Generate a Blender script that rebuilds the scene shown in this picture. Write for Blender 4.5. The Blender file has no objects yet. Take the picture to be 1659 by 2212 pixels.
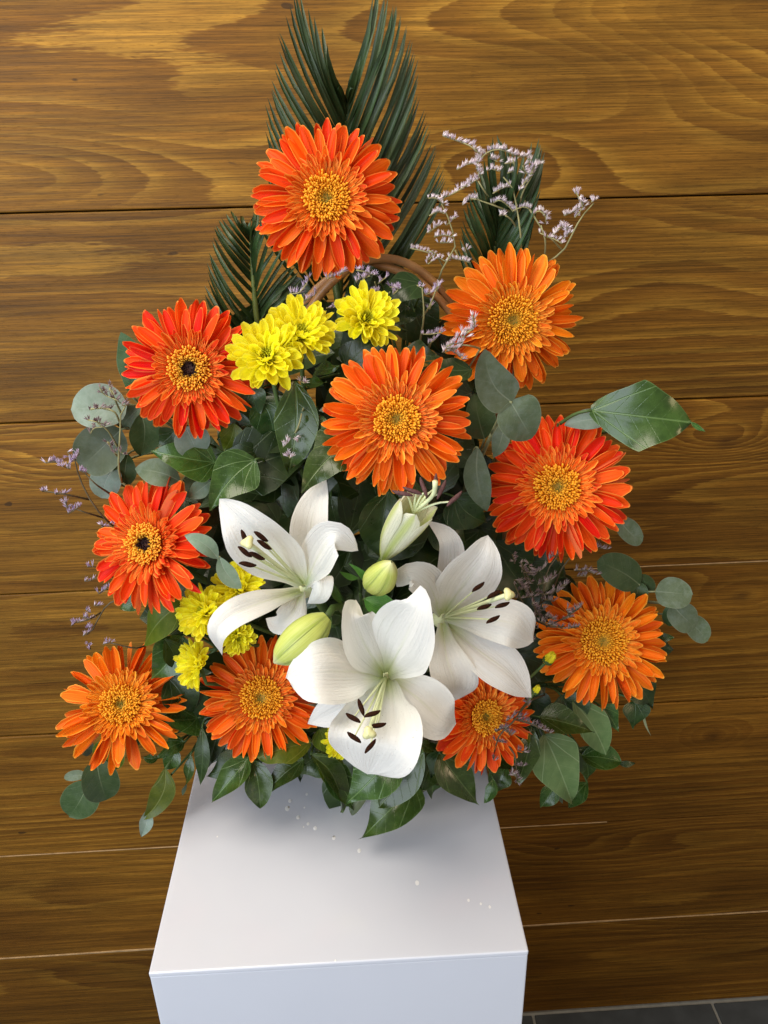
import bpy, math, random
import numpy as np
from mathutils import Vector, Matrix, noise as mnoise

random.seed(7)
rnd = random.Random(11)
V = Vector
scene = bpy.context.scene
COL = scene.collection

# ------------------------------------------------------------------ camera
CAM = V((0, 0, 1.589))
PITCH, ROLL, YAW = 0.4372, -0.0224, 0.0437
FW = V((math.sin(YAW) * math.cos(PITCH), math.cos(YAW) * math.cos(PITCH), -math.sin(PITCH)))
_r = V((math.cos(YAW), -math.sin(YAW), 0))
_u = _r.cross(FW)
RT = _r * math.cos(ROLL) + _u * math.sin(ROLL)
UP = -_r * math.sin(ROLL) + _u * math.cos(ROLL)
cam_d = bpy.data.cameras.new('camera')
cam = bpy.data.objects.new('camera', cam_d)
COL.objects.link(cam)
cam_d.sensor_fit = 'HORIZONTAL'
cam_d.sensor_width = 36.0
cam_d.lens = 36.0 * 1980.3 / 1920
cam_d.clip_start = 0.02
cam_d.clip_end = 50
m = Matrix((RT, UP, -FW)).transposed().to_4x4()
m.translation = CAM
cam.matrix_world = m
scene.camera = cam

# ------------------------------------------------------------------ light
world = bpy.data.worlds.new('World')
scene.world = world
world.use_nodes = True
bg = world.node_tree.nodes['Background']
bg.inputs[0].default_value = (1.0, 0.93, 0.82, 1)
bg.inputs[1].default_value = 0.29


def area(name, loc, target, size, sizey, energy, color):
    d = bpy.data.lights.new(name, 'AREA')
    d.shape = 'RECTANGLE'
    d.size, d.size_y, d.energy, d.color = size, sizey, energy, color
    o = bpy.data.objects.new(name, d)
    COL.objects.link(o)
    o.location = loc
    o.rotation_euler = (V(target) - V(loc)).to_track_quat('-Z', 'Y').to_euler()
    return o


area('ceiling_lamp', (-0.55, 0.36, 2.55), (-0.1, 0.66, 1.3), 0.95, 0.95, 22, (1.0, 0.90, 0.74))
area('window_light', (-1.5, -1.3, 1.75), (0.05, 0.7, 1.25), 2.0, 2.0, 57, (0.80, 0.90, 1.0))
area('warm_fill', (1.7, -0.7, 2.1), (0.15, 0.6, 1.2), 0.5, 0.5, 7, (1.0, 0.74, 0.44))  # added fill that warms the lilies from the right, no lamp seen there

vs = scene.view_settings
vs.view_transform = 'Standard'
vs.look = 'None'
vs.exposure = 0.08
vs.gamma = 1.0
scene.cycles.use_denoising = True
scene.cycles.max_bounces = 8

# ------------------------------------------------------------------ picture coordinates -> points in the room
F = 1980.3 * 0.864
CU, CV = 829.5, 1106.0


def at(u, v, Y):
    d = FW + RT * ((u - CU) / F) - UP * ((v - CV) / F)
    return CAM + d * (Y / d.y)


def pxs(p):
    return (p - CAM).dot(FW) / F


def crv(n, p):
    """camera-relative tilt (right, up) -> a normal that mostly looks at the camera"""
    t = (CAM - p).normalized()
    r = RT.copy()
    u = t.cross(r).normalized()
    z = math.sqrt(max(0.02, 1 - n[0] ** 2 - n[1] ** 2))
    return (r * n[0] + u * n[1] + t * z).normalized()


REG = {0: (0, 0, 1), 1: (388.8, 0, .3541), 2: (820.8, 216, .4166), 3: (86.4, 604.8, .3646), 4: (561.6, 561.6, .3646),
       5: (950.4, 734.4, .3646), 6: (86.4, 1166.4, .3646), 7: (518.4, 1209.6, .3906), 8: (907.2, 1166.4, .3906)}


def q(reg, p):
    a = REG[reg]
    return a[0] + p[0] * a[2], a[1] + p[1] * a[2]


# ------------------------------------------------------------------ node helpers
class X:
    def __init__(s, nt, sock):
        s.nt, s.s = nt, sock

    def _m(s, op, *o, clamp=False):
        n = s.nt.nodes.new('ShaderNodeMath')
        n.operation = op
        n.use_clamp = clamp
        for i, v in enumerate((s,) + o):
            if isinstance(v, X):
                s.nt.links.new(v.s, n.inputs[i])
            else:
                n.inputs[i].default_value = v
        return X(s.nt, n.outputs[0])

    def __add__(s, o): return s._m('ADD', o)
    def __radd__(s, o): return s._m('ADD', o)
    def __sub__(s, o): return s._m('SUBTRACT', o)
    def __rsub__(s, o): return (s * -1.0) + o
    def __mul__(s, o): return s._m('MULTIPLY', o)
    def __rmul__(s, o): return s._m('MULTIPLY', o)
    def __truediv__(s, o): return s._m('DIVIDE', o)
    def abs(s): return s._m('ABSOLUTE')
    def fract(s): return s._m('FRACT')
    def exp(s): return s._m('EXPONENT')
    def sqrt(s): return s._m('SQRT')
    def sin(s): return s._m('SINE')
    def max(s, o): return s._m('MAXIMUM', o)
    def min(s, o): return s._m('MINIMUM', o)
    def pow(s, o): return s._m('POWER', o)
    def clamp(s): return s._m('ADD', 0.0, clamp=True)

    def step(s, a, b, lo=0.0, hi=1.0):
        n = s.nt.nodes.new('ShaderNodeMapRange')
        n.interpolation_type = 'SMOOTHSTEP'
        s.nt.links.new(s.s, n.inputs[0])
        for i, v in enumerate((a, b, lo, hi)):
            n.inputs[i + 1].default_value = v
        return X(s.nt, n.outputs[0])


class Mat:
    def __init__(s, name):
        s.m = bpy.data.materials.new(name)
        s.m.use_nodes = True
        s.nt = s.m.node_tree
        s.bsdf = s.nt.nodes['Principled BSDF']
        s.out = s.nt.nodes['Material Output']

    def n(s, t): return s.nt.nodes.new(t)
    def link(s, a, b): s.nt.links.new(a.s if isinstance(a, X) else a, b)

    def val(s, v):
        n = s.n('ShaderNodeValue')
        n.outputs[0].default_value = v
        return X(s.nt, n.outputs[0])

    def uv(s, name='UVMap'):
        n = s.n('ShaderNodeUVMap')
        n.uv_map = name
        sp = s.n('ShaderNodeSeparateXYZ')
        s.nt.links.new(n.outputs[0], sp.inputs[0])
        return X(s.nt, sp.outputs[0]), X(s.nt, sp.outputs[1])

    def obj(s):
        n = s.n('ShaderNodeTexCoord')
        sp = s.n('ShaderNodeSeparateXYZ')
        s.nt.links.new(n.outputs['Object'], sp.inputs[0])
        return tuple(X(s.nt, sp.outputs[i]) for i in range(3))

    def rand(s):
        return X(s.nt, s.n('ShaderNodeObjectInfo').outputs['Random'])

    def attr(s, name):
        n = s.n('ShaderNodeAttribute')
        n.attribute_name = name
        return X(s.nt, n.outputs['Fac'])

    def comb(s, x, y, z):
        n = s.n('ShaderNodeCombineXYZ')
        for i, v in enumerate((x, y, z)):
            if isinstance(v, X):
                s.link(v, n.inputs[i])
            else:
                n.inputs[i].default_value = v
        return n.outputs[0]

    def noise(s, x, y, z, detail=2.0, rough=0.5):
        n = s.n('ShaderNodeTexNoise')
        n.inputs['Scale'].default_value = 1.0
        n.inputs['Detail'].default_value = detail
        n.inputs['Roughness'].default_value = rough
        s.nt.links.new(s.comb(x, y, z), n.inputs['Vector'])
        return X(s.nt, n.outputs[0])

    def mix(s, f, a, b, mode='MIX'):
        n = s.n('ShaderNodeMix')
        n.data_type = 'RGBA'
        n.blend_type = mode
        for sock, v in ((n.inputs[0], f), (n.inputs[6], a), (n.inputs[7], b)):
            if isinstance(v, X):
                s.link(v, sock)
            elif isinstance(v, (int, float)):
                sock.default_value = v
            elif isinstance(v, (tuple, list)):
                sock.default_value = (*v[:3], 1)
            else:
                s.nt.links.new(v, sock)
        return n.outputs[2]

    def ramp(s, f, stops):
        n = s.n('ShaderNodeValToRGB')
        e = n.color_ramp.elements
        while len(e) < len(stops):
            e.new(0.5)
        for el, (p, c) in zip(e, stops):
            el.position = p
            el.color = (*c, 1)
        s.link(f, n.inputs[0])
        return n.outputs[0]

    def scale(s, col, f):
        """colour * scalar"""
        n = s.n('ShaderNodeVectorMath')
        n.operation = 'SCALE'
        s.nt.links.new(col, n.inputs[0])
        if isinstance(f, X):
            s.link(f, n.inputs[3])
        else:
            n.inputs[3].default_value = f
        return n.outputs[0]

    def bump(s, h, strength, dist):
        n = s.n('ShaderNodeBump')
        n.inputs['Strength'].default_value = strength
        n.inputs['Distance'].default_value = dist
        s.link(h, n.inputs['Height'])
        s.nt.links.new(n.outputs[0], s.bsdf.inputs['Normal'])
        return n.outputs[0]

    def set(s, **k):
        for a, v in k.items():
            i = s.bsdf.inputs[a.replace('_', ' ')]
            if isinstance(v, X):
                s.link(v, i)
            elif isinstance(v, tuple):
                i.default_value = (*v, 1)
            elif isinstance(v, (int, float)):
                i.default_value = v
            else:
                s.nt.links.new(v, i)
        return s

    def translucent(s, col, fac, nrm=None):
        t = s.n('ShaderNodeBsdfTranslucent')
        if isinstance(col, tuple):
            t.inputs[0].default_value = (*col, 1)
        else:
            s.nt.links.new(col, t.inputs[0])
        if nrm:
            s.nt.links.new(nrm, t.inputs[1])
        mx = s.n('ShaderNodeMixShader')
        mx.inputs[0].default_value = fac
        s.nt.links.new(s.bsdf.outputs[0], mx.inputs[1])
        s.nt.links.new(t.outputs[0], mx.inputs[2])
        s.nt.links.new(mx.outputs[0], s.out.inputs[0])


# ------------------------------------------------------------------ materials
def wood_mat(i, seed, A, B, Cx, z0, freq, knots, tint, contrast=1.0):
    M = Mat('stained_pine_%d' % i)
    x, y, z = M.obj()
    n1 = M.noise(x * 1.4 + seed, seed * 1.7, z * 6.5, 1.5)
    nw = M.noise(x * 6.0 + seed, seed, z * 40.0, 3.0)
    ns = M.noise(x * 34.0, seed, z * 420.0, 2.0, 0.6)
    zz = z * (1 / 0.127) - z0 + (n1 - 0.5) * 1.1
    f = zz * zz * A + n1 * B + x * Cx + nw * 0.12 + ns * 0.075
    for (xk, zk, a, b, amp) in knots:
        dx = (x - xk) * (1 / a)
        dz = (z - zk) * (1 / b)
        f = f + ((dx * dx + dz * dz) * -1.0).exp() * amp
    fr = (f * (freq * 1.25)).fract()
    band = M.noise(x * 1.3 + seed * 3, 3.1, z * 10.0, 1.0)
    base = M.ramp(fr, [(0.0, (0.150, 0.062, 0.0085)), (0.30, (0.185, 0.080, 0.011)), (0.60, (0.235, 0.108, 0.015)),
                       (0.74, (0.300, 0.149, 0.023)), (0.93, (0.340, 0.173, 0.028)), (0.975, (0.165, 0.070, 0.010))])
    mid = M.mix(M.noise(x * 1.7, seed, z * 16.0, 2.0).step(0.35, 0.65), (0.180, 0.078, 0.0105), (0.255, 0.120, 0.017))
    fig = (band.step(0.36, 0.60) * 0.85 + 0.15) * contrast
    col = M.mix(fig.clamp(), mid, base)
    g = M.noise(x * 9.0, seed, z * 640.0, 4.0, 0.7)
    g2 = M.noise(x * 70.0, seed, z * 1500.0, 2.0, 0.6)
    g3 = M.noise(x * 3.5, seed + 4.0, z * 150.0, 4.0, 0.65)
    col = M.scale(col, g.step(0.32, 0.68, 0.64, 1.28))
    col = M.scale(col, g3.step(0.30, 0.70, 0.74, 1.20))
    pores = g2.step(0.58, 0.66)
    col = M.mix(pores * 0.45, col, (0.06, 0.025, 0.005))
    bl = M.noise(x * 3.0 + 7, seed, z * 9.0, 3.0, 0.6)
    col = M.scale(col, bl.step(0.28, 0.72, 0.80, 1.15))
    for (xk, zk, a, b, amp) in knots:
        if a < 0.09:
            dx = (x - xk) * (1 / (a * 0.25))
            dz = (z - zk) * (1 / (b * 0.30))
            kk = ((dx * dx + dz * dz) * -1.0).exp()
            col = M.mix(kk * 0.55, col, (0.045, 0.018, 0.006))
    # small dark nicks and dents
    vo = M.noise(x * 26.0, seed * 2, z * 60.0, 1.0)
    col = M.mix(vo.step(0.79, 0.82) * 0.75, col, (0.035, 0.018, 0.008))
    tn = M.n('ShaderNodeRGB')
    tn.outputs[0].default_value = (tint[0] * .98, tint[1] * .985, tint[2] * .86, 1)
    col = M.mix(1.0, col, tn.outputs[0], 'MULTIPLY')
    M.set(Base_Color=col, Roughness=g.step(0.2, 0.8, 0.42, 0.62), Specular_IOR_Level=0.20)
    M.bump(g * 0.6 + fr * 0.25 - pores * 0.5, 0.25, 0.0006)
    return M.m


def petal_mat(name, base, deep, rim, rimw=0.80, tl=0.22, rough=0.42, pale=None):
    M = Mat(name)
    u, v = M.uv()
    t = (u * 2.0 - 1.0).abs()
    r = M.rand()
    st = M.noise(u * 14.0 + r * 40.0, v * 1.3, r * 9.0, 2.0)
    col = M.mix(st.step(0.35, 0.68), deep, base)
    col = M.mix(v.step(0.05, 0.55, 0.55, 0.0), col, deep)
    edge = t.step(rimw, 0.99).max(v.step(0.955, 1.0)) * v.step(0.10, 0.4)
    col = M.mix(edge * 0.65, col, rim)
    if pale:
        geo = M.n('ShaderNodeNewGeometry')
        col = M.mix(X(M.nt, geo.outputs['Backfacing']) * 0.7, col, pale)
    h = M.n('ShaderNodeHueSaturation')
    M.nt.links.new(col, h.inputs['Color'])
    M.link(r * 0.018 + 0.491, h.inputs['Hue'])
    M.link(r * 0.16 + 0.92, h.inputs['Value'])
    M.set(Base_Color=h.outputs[0], Roughness=rough + .12, Specular_IOR_Level=0.2)
    nr = M.bump((t * 9.0).sin() * 0.5 + st * 0.6, 0.35, 0.0009)
    M.translucent(h.outputs[0], tl, nr)
    return M.m


def floret_mat(name, outer, inner, eye, rim, e0=0.16, e1=0.30):
    """disc florets: attribute rad 0 centre .. 1 edge, tip 0 base .. 1 tip"""
    M = Mat(name)
    rad = M.attr('rad')
    tip = M.attr('tip')
    x, y, z = M.obj()
    col = M.ramp(rad, [(0.0, eye), (e0, eye), (e1, inner), (0.62, outer), (1.0, outer)])
    col = M.mix(tip.step(0.55, 1.0) * 0.75 * rad.step(e0, e1 + 0.06), col, rim)
    col = M.mix(tip.step(0.5, 0.0) * 0.5, col, (0.62, 0.25, 0.010)) if e0 < .3 else M.mix(tip.step(0.5, 0.0) * 0.55, col, (0.10, 0.03, 0.01))
    M.set(Base_Color=col, Roughness=0.55, Specular_IOR_Level=0.25)
    M.translucent(col, 0.12)
    return M.m


def leaf_mat(name, base, alt, vein, under, rough=0.3, spec=0.5, veins='ivy', bloom=0.0, tl=0.12):
    M = Mat(name)
    u, v = M.uv()
    px, py = M.uv('plane')
    r = M.rand()
    n = M.noise(px * 6.0 + r * 30.0, py * 6.0, r * 11.0, 4.0, 0.6)
    col = M.mix(n.step(0.3, 0.7), base, alt)
    ax = px.abs()
    if veins == 'ivy':
        def ray(sl, w):
            d = (ax - (py - 0.02) * sl).abs()
            return d.step(w, w * 0.3) * py.step(0.0, 0.03)
        ve = ax.step(0.012, 0.004)
        ve = ve.max(ray(0.55, 0.011) * v.step(0.75, 0.5)).max(ray(1.5, 0.012) * v.step(0.6, 0.3))
        pin = (((py - ax * 0.75) * 6.5).fract() - 0.5).abs().step(0.055, 0.0)
        fine = M.noise(px * 60.0, py * 60.0, r * 5.0, 1.0)
        ve = ve.max(pin * 0.35 * fine.step(0.3, 0.6))
        col = M.mix(ve * 0.42, col, vein)
    elif veins == 'euc':
        ve = ax.step(0.016, 0.005) * py.step(1.0, 0.1)
        pin = (((py - ax * 0.8) * 5.0 + n * 0.4).fract() - 0.5).abs().step(0.05, 0.0)
        ve = ve.max(pin * 0.22)
        col = M.mix(ve * 0.6, col, vein)
        bl = M.noise(px * 3.0 + r * 20.0, py * 3.0, r * 3.0, 5.0, 0.7)
        col = M.mix(bl.step(0.42, 0.66) * bloom, col, under)
        sp = M.noise(px * 40.0, py * 40.0, r * 3.0, 2.0)
        col = M.mix(sp.step(0.60, 0.75) * 0.25, col, under)
    else:
        ve = ((u * 11.0).fract() - 0.5).abs().step(0.12, 0.0)
        col = M.mix(ve * 0.25, col, vein)
    sc = M.noise(px * 14.0 + r * 17.0, py * 14.0, r * 4.0, 2.0)
    col = M.mix(sc.step(0.70, 0.78) * 0.18 * r.step(0.3, 0.9), col, (0.16, 0.13, 0.05))
    # paler leaf margin
    t = (u * 2.0 - 1.0).abs()
    col = M.mix(t.step(0.955, 1.0) * 0.45, col, vein)
    geo = M.n('ShaderNodeNewGeometry')
    col = M.mix(X(M.nt, geo.outputs['Backfacing']) * 0.85, col, under)
    h = M.n('ShaderNodeHueSaturation')
    M.nt.links.new(col, h.inputs['Color'])
    M.link(r * 0.03 + 0.485, h.inputs['Hue'])
    M.link(r * 0.5 + 0.75, h.inputs['Value'])
    M.set(Base_Color=h.outputs[0], Roughness=n.step(0.2, 0.8, rough - 0.05, rough + 0.1), Specular_IOR_Level=spec)
    nr = M.bump(n * 0.5 - ve * 0.7, 0.35, 0.0012)
    M.translucent(h.outputs[0], tl, nr)
    return M.m


def plain_mat(name, col, rough=0.5, spec=0.4, var=0.2, sc=80.0, tl=0.0, bump=0.0):
    M = Mat(name)
    x, y, z = M.obj()
    n = M.noise(x * sc, y * sc, z * sc, 3.0)
    c = M.ramp(n, [(0.25, tuple(k * (1 - var) for k in col)), (0.75, tuple(min(1, k * (1 + var)) for k in col))])
    M.set(Base_Color=c, Roughness=rough, Specular_IOR_Level=spec)
    if bump:
        M.bump(n, 0.5, bump)
    if tl:
        M.translucent(c, tl)
    return M.m


MT = {}
MT['red'] = petal_mat('gerbera_red_orange', (0.92, 0.072, 0.007), (0.85, 0.046, 0.005), (1.0, 0.40, 0.07), pale=(0.85, 0.22, 0.09))
MT['orange_red'] = petal_mat('gerbera_deep_orange', (0.91, 0.115, 0.006), (0.84, 0.072, 0.004), (1.0, 0.44, 0.07), pale=(0.85, 0.25, 0.09))
MT['orange'] = petal_mat('gerbera_orange', (0.92, 0.170, 0.007), (0.86, 0.105, 0.004), (1.0, 0.48, 0.08), pale=(0.85, 0.26, 0.07))
MT['light_orange'] = petal_mat('gerbera_light_orange', (0.94, 0.235, 0.007), (0.90, 0.155, 0.005), (1.0, 0.54, 0.07), pale=(0.85, 0.28, 0.06))
for c_, b_, d_, r_ in (('red', (0.93, 0.11, 0.008), (0.86, 0.068, 0.005), (1.0, 0.50, 0.09)), ('orange_red', (0.94, 0.17, 0.009), (0.87, 0.10, 0.005), (1.0, 0.54, 0.09)),
                       ('orange', (0.95, 0.22, 0.010), (0.88, 0.13, 0.006), (1.0, 0.56, 0.10)), ('light_orange', (0.96, 0.29, 0.010), (0.92, 0.19, 0.006), (1.0, 0.62, 0.09))):
    MT[c_ + '_short'] = petal_mat('gerbera_short_' + c_, b_, d_, r_, rimw=0.45, tl=0.2, rough=0.5)
MT['disc_green'] = floret_mat('disc_florets_green_eye', (0.93, 0.34, 0.012), (0.86, 0.46, 0.03), (0.20, 0.19, 0.03), (0.97, 0.50, 0.035))
MT['disc_dark'] = floret_mat('disc_florets_dark_eye', (0.92, 0.24, 0.008), (0.90, 0.44, 0.03), (0.018, 0.003, 0.006), (0.98, 0.58, 0.06), 0.33, 0.39)
MT['yellow'] = petal_mat('chrysanthemum_yellow', (1.0, 0.95, 0.045), (0.99, 0.90, 0.03), (1.0, 0.98, 0.16), tl=0.38, rough=0.45)
MT['yellow_disc'] = plain_mat('chrysanthemum_disc', (0.55, 0.55, 0.02), 0.6, 0.2, 0.4, 400)
MT['ivy'] = leaf_mat('ivy_leaf', (0.026, 0.055, 0.009), (0.047, 0.092, 0.015), (0.17, 0.26, 0.09), (0.10, 0.17, 0.085), 0.22, 0.55)
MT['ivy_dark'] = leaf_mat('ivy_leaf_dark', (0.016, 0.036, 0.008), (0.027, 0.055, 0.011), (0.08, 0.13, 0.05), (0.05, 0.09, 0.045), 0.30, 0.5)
MT['ivy_bright'] = leaf_mat('ivy_leaf_bright', (0.027, 0.076, 0.011), (0.045, 0.110, 0.017), (0.24, 0.36, 0.10), (0.15, 0.24, 0.09), 0.27, 0.55)
MT['ivy_olive'] = leaf_mat('ivy_leaf_olive', (0.075, 0.115, 0.008), (0.115, 0.155, 0.012), (0.26, 0.30, 0.06), (0.17, 0.22, 0.05), 0.38, 0.4, tl=0.25)
MT['ivy_pale'] = leaf_mat('ivy_leaf_pale', (0.105, 0.185, 0.065), (0.15, 0.24, 0.09), (0.32, 0.42, 0.22), (0.22, 0.32, 0.17), 0.42, 0.4)
MT['euc'] = leaf_mat('eucalyptus_leaf', (0.095, 0.128, 0.070), (0.125, 0.160, 0.095), (0.27, 0.31, 0.22), (0.20, 0.25, 0.22), 0.50, 0.35, 'euc', 0.35)
MT['euc_green'] = leaf_mat('eucalyptus_leaf_green', (0.042, 0.085, 0.026), (0.060, 0.110, 0.036), (0.22, 0.28, 0.15), (0.16, 0.21, 0.15), 0.45, 0.38, 'euc', 0.12)
MT['euc_pale'] = leaf_mat('eucalyptus_leaf_pale', (0.19, 0.255, 0.205), (0.24, 0.31, 0.26), (0.38, 0.43, 0.38), (0.30, 0.37, 0.35), 0.55, 0.3, 'euc', 0.5)
MT['euc_mint'] = leaf_mat('eucalyptus_leaf_mint', (0.21, 0.31, 0.22), (0.27, 0.37, 0.27), (0.40, 0.48, 0.38), (0.32, 0.40, 0.33), 0.55, 0.3, 'euc', 0.3)
MT['lily_leaf'] = leaf_mat('lily_leaf', (0.055, 0.15, 0.020), (0.085, 0.20, 0.03), (0.18, 0.30, 0.09), (0.14, 0.24, 0.08), 0.38, 0.45, 'par')
MT['palm'] = leaf_mat('palm_leaflet', (0.020, 0.042, 0.011), (0.034, 0.066, 0.018), (0.045, 0.08, 0.03), (0.03, 0.055, 0.02), 0.33, 0.5, 'par', tl=0.04)
MT['rachis'] = plain_mat('palm_rachis', (0.11, 0.14, 0.03), 0.5)
MT['stem'] = plain_mat('green_stem', (0.065, 0.11, 0.03), 0.5, 0.35)
MT['twig'] = plain_mat('pale_twig', (0.24, 0.25, 0.13), 0.6, 0.3)
MT['thin_stem'] = plain_mat('statice_stem', (0.30, 0.28, 0.13), 0.6, 0.3)
MT['brown_stem'] = plain_mat('brown_statice_stem', (0.10, 0.075, 0.04), 0.6, 0.3)
MT['anther'] = plain_mat('lily_anther', (0.028, 0.009, 0.004), 0.85, 0.1, 0.6, 900, bump=0.0006)
MT['anther_mauve'] = plain_mat('lily_anther_mauve', (0.10, 0.045, 0.045), 0.7, 0.2, 0.4, 600)
MT['filament'] = plain_mat('lily_filament', (0.70, 0.75, 0.45), 0.4, 0.4, 0.08)
MT['stigma'] = plain_mat('lily_stigma', (0.72, 0.70, 0.36), 0.35, 0.5, 0.1)
MT['cane'] = plain_mat('basket_cane', (0.34, 0.165, 0.06), 0.38, 0.5, 0.35, 60)
MT['foam'] = plain_mat('floral_foam', (0.012, 0.022, 0.010), 0.95, 0.1, 0.3, 120)
MT['calyx'] = plain_mat('calyx_green', (0.07, 0.12, 0.03), 0.5, 0.3)
MT['grout'] = plain_mat('grout', (0.34, 0.33, 0.30), 0.85, 0.2, 0.15, 60)
MT['slate'] = plain_mat('slate_tile', (0.060, 0.066, 0.070), 0.6, 0.4, 0.22, 25, bump=0.0008)
MT['raw_wood'] = plain_mat('raw_pine_edge', (0.50, 0.33, 0.17), 0.7, 0.2, 0.3, 60)
MT['backing'] = plain_mat('wall_backing', (0.02, 0.012, 0.006), 0.9, 0.1)


def statice_mat(name, c1, c2):
    M = Mat(name)
    k = M.attr('tip')
    j = M.attr('rad')
    col = M.mix(j, c1, c2)
    col = M.mix(k.step(0.45, 0.0), col, (0.23, 0.21, 0.14))
    M.set(Base_Color=col, Roughness=0.75, Specular_IOR_Level=0.15)
    M.translucent(col, 0.2)
    return M.m


MT['statice'] = statice_mat('statice_white_lilac', (0.66, 0.54, 0.64), (0.88, 0.80, 0.83))
MT['statice_lilac'] = statice_mat('statice_lilac', (0.40, 0.30, 0.50), (0.68, 0.58, 0.72))
MT['statice_dry'] = statice_mat('statice_dry', (0.22, 0.15, 0.17), (0.42, 0.33, 0.33))


def lily_mat(name, white, green, gfac, tl=0.28, half=False):
    M = Mat(name)
    u, v = M.uv()
    r = M.rand()
    t = (u * 2.0 - 1.0).abs()
    vn = M.noise(u * 26.0 + (v * 3.0), v * 2.2 + r * 20.0, r * 7.0, 3.0)
    col = M.mix(v.step(0.0, 0.34, gfac, 0.0) * t.step(1.0, 0.2, 0.35, 1.0), white, green)
    col = M.mix(t.step(0.10, 0.0) * v.step(0.9, 0.1) * 0.28 * gfac, col, green)
    if half:
        col = M.mix(t.step(0.55, 0.05) * 0.7 + v.step(0.45, 0.0) * 0.3, col, green)
    sp = M.noise(u * 55.0, v * 90.0, r * 13.0, 0.0)
    col = M.mix(sp.step(0.80, 0.83) * 0.5 * r.step(0.4, 0.8), col, (0.16, 0.10, 0.05))
    col = M.scale(col, vn.step(0.3, 0.7, 0.975, 1.02))
    M.set(Base_Color=col, Roughness=0.40, Specular_IOR_Level=0.32, Subsurface_Weight=0.0)
    rib = ((u * 46.0) + vn * 5.0).sin() * v.step(1.0, 0.3)
    nr = M.bump(vn * 1.2 + rib * 0.14 + M.noise(u * 30.0, v * 40.0, r * 9.0, 3.0) * 0.5, 0.55, 0.0011)
    M.translucent(col, tl, nr)
    return M.m


MT['lily'] = lily_mat('lily_white', (0.92, 0.915, 0.895), (0.62, 0.72, 0.28), 0.85)
MT['lily_half'] = lily_mat('lily_half_open', (0.80, 0.80, 0.64), (0.50, 0.60, 0.13), 1.0, half=True)


def bud_mat():
    M = Mat('lily_bud_green')
    u, v = M.uv()
    t = (u * 2.0 - 1.0).abs()
    col = M.mix(t.step(0.2, 0.9), (0.50, 0.56, 0.11), (0.34, 0.42, 0.07))
    n = M.noise(u * 20.0, v * 3.0, 1.0, 3.0)
    col = M.mix(n.step(0.35, 0.7) * 0.5, col, (0.62, 0.64, 0.26))
    col = M.mix(v.step(0.82, 1.0) * 0.6, col, (0.72, 0.70, 0.48))
    M.set(Base_Color=col, Roughness=0.4, Specular_IOR_Level=0.35)
    M.bump(n, 0.3, 0.0008)
    return M.m


MT['bud'] = bud_mat()


def acrylic_mat():
    M = Mat('white_acrylic')
    x, y, z = M.obj()
    n = M.noise(x * 9.0, y * 9.0, z * 9.0, 4.0)
    n2 = M.noise(x * 240.0, y * 12.0, z * 240.0, 2.0)
    col = M.mix(n, (0.64, 0.665, 0.765), (0.685, 0.71, 0.81))
    M.set(Base_Color=col, Roughness=n.step(0.25, 0.75, 0.07, 0.20), Specular_IOR_Level=0.5,
          Subsurface_Weight=0.25, Subsurface_Scale=0.01)
    M.bsdf.inputs['Subsurface Radius'].default_value = (1.0, 1.0, 1.0)
    M.bump(n2 * 0.4 + n, 0.08, 0.0005)
    return M.m


MT['acrylic'] = acrylic_mat()
MT['drip'] = plain_mat('dried_drip', (0.87, 0.87, 0.90), 0.7, 0.2, 0.03)


def stave_mat():
    M = Mat('basket_stave')
    x, y, z = M.obj()
    g = M.noise(x * 300.0, y * 300.0, z * 14.0, 3.0)
    col = M.mix(g.step(0.3, 0.7), (0.20, 0.145, 0.085), (0.40, 0.32, 0.21))
    M.set(Base_Color=col, Roughness=0.65, Specular_IOR_Level=0.25)
    M.bump(g, 0.5, 0.0008)
    return M.m


MT['stave'] = stave_mat()


# ------------------------------------------------------------------ mesh helpers
def mesh_obj(name, verts, faces, mat, parent=None, uvs=None, plane=None, attrs=None, smooth=True):
    me = bpy.data.meshes.new(name)
    me.from_pydata([tuple(v) for v in verts], [], faces)
    if uvs is not None:
        for nm, data in (('UVMap', uvs), ('plane', plane)):
            if data is None:
                continue
            l = me.uv_layers.new(name=nm)
            idx = np.empty(len(me.loops), dtype=np.int32)
            me.loops.foreach_get('vertex_index', idx)
            l.data.foreach_set('uv', np.asarray(data, dtype=np.float32)[idx].ravel())
    if attrs:
        for nm, data in attrs.items():
            a = me.attributes.new(nm, 'FLOAT', 'POINT')
            a.data.foreach_set('value', np.asarray(data, dtype=np.float32))
    if smooth:
        me.polygons.foreach_set('use_smooth', [True] * len(me.polygons))
    me.materials.append(MT[mat] if isinstance(mat, str) else mat)
    o = bpy.data.objects.new(name, me)
    COL.objects.link(o)
    if parent:
        o.parent = parent
        o.matrix_parent_inverse = parent.matrix_basis.inverted()
    return o


def inst(name, me, parent, local):
    o = bpy.data.objects.new(name, me)
    COL.objects.link(o)
    o.parent = parent
    o.matrix_local = local
    return o


def empty(name, loc, label, cat, group=None):
    o = bpy.data.objects.new(name, None)
    o.empty_display_size = 0.01
    COL.objects.link(o)
    o.location = loc
    o['label'] = label
    o['category'] = cat
    if group:
        o['group'] = group
    return o


def tag(o, label, cat=None, group=None, kind=None):
    o['label'] = label
    if cat:
        o['category'] = cat
    if group:
        o['group'] = group
    if kind:
        o['kind'] = kind
    return o


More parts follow.
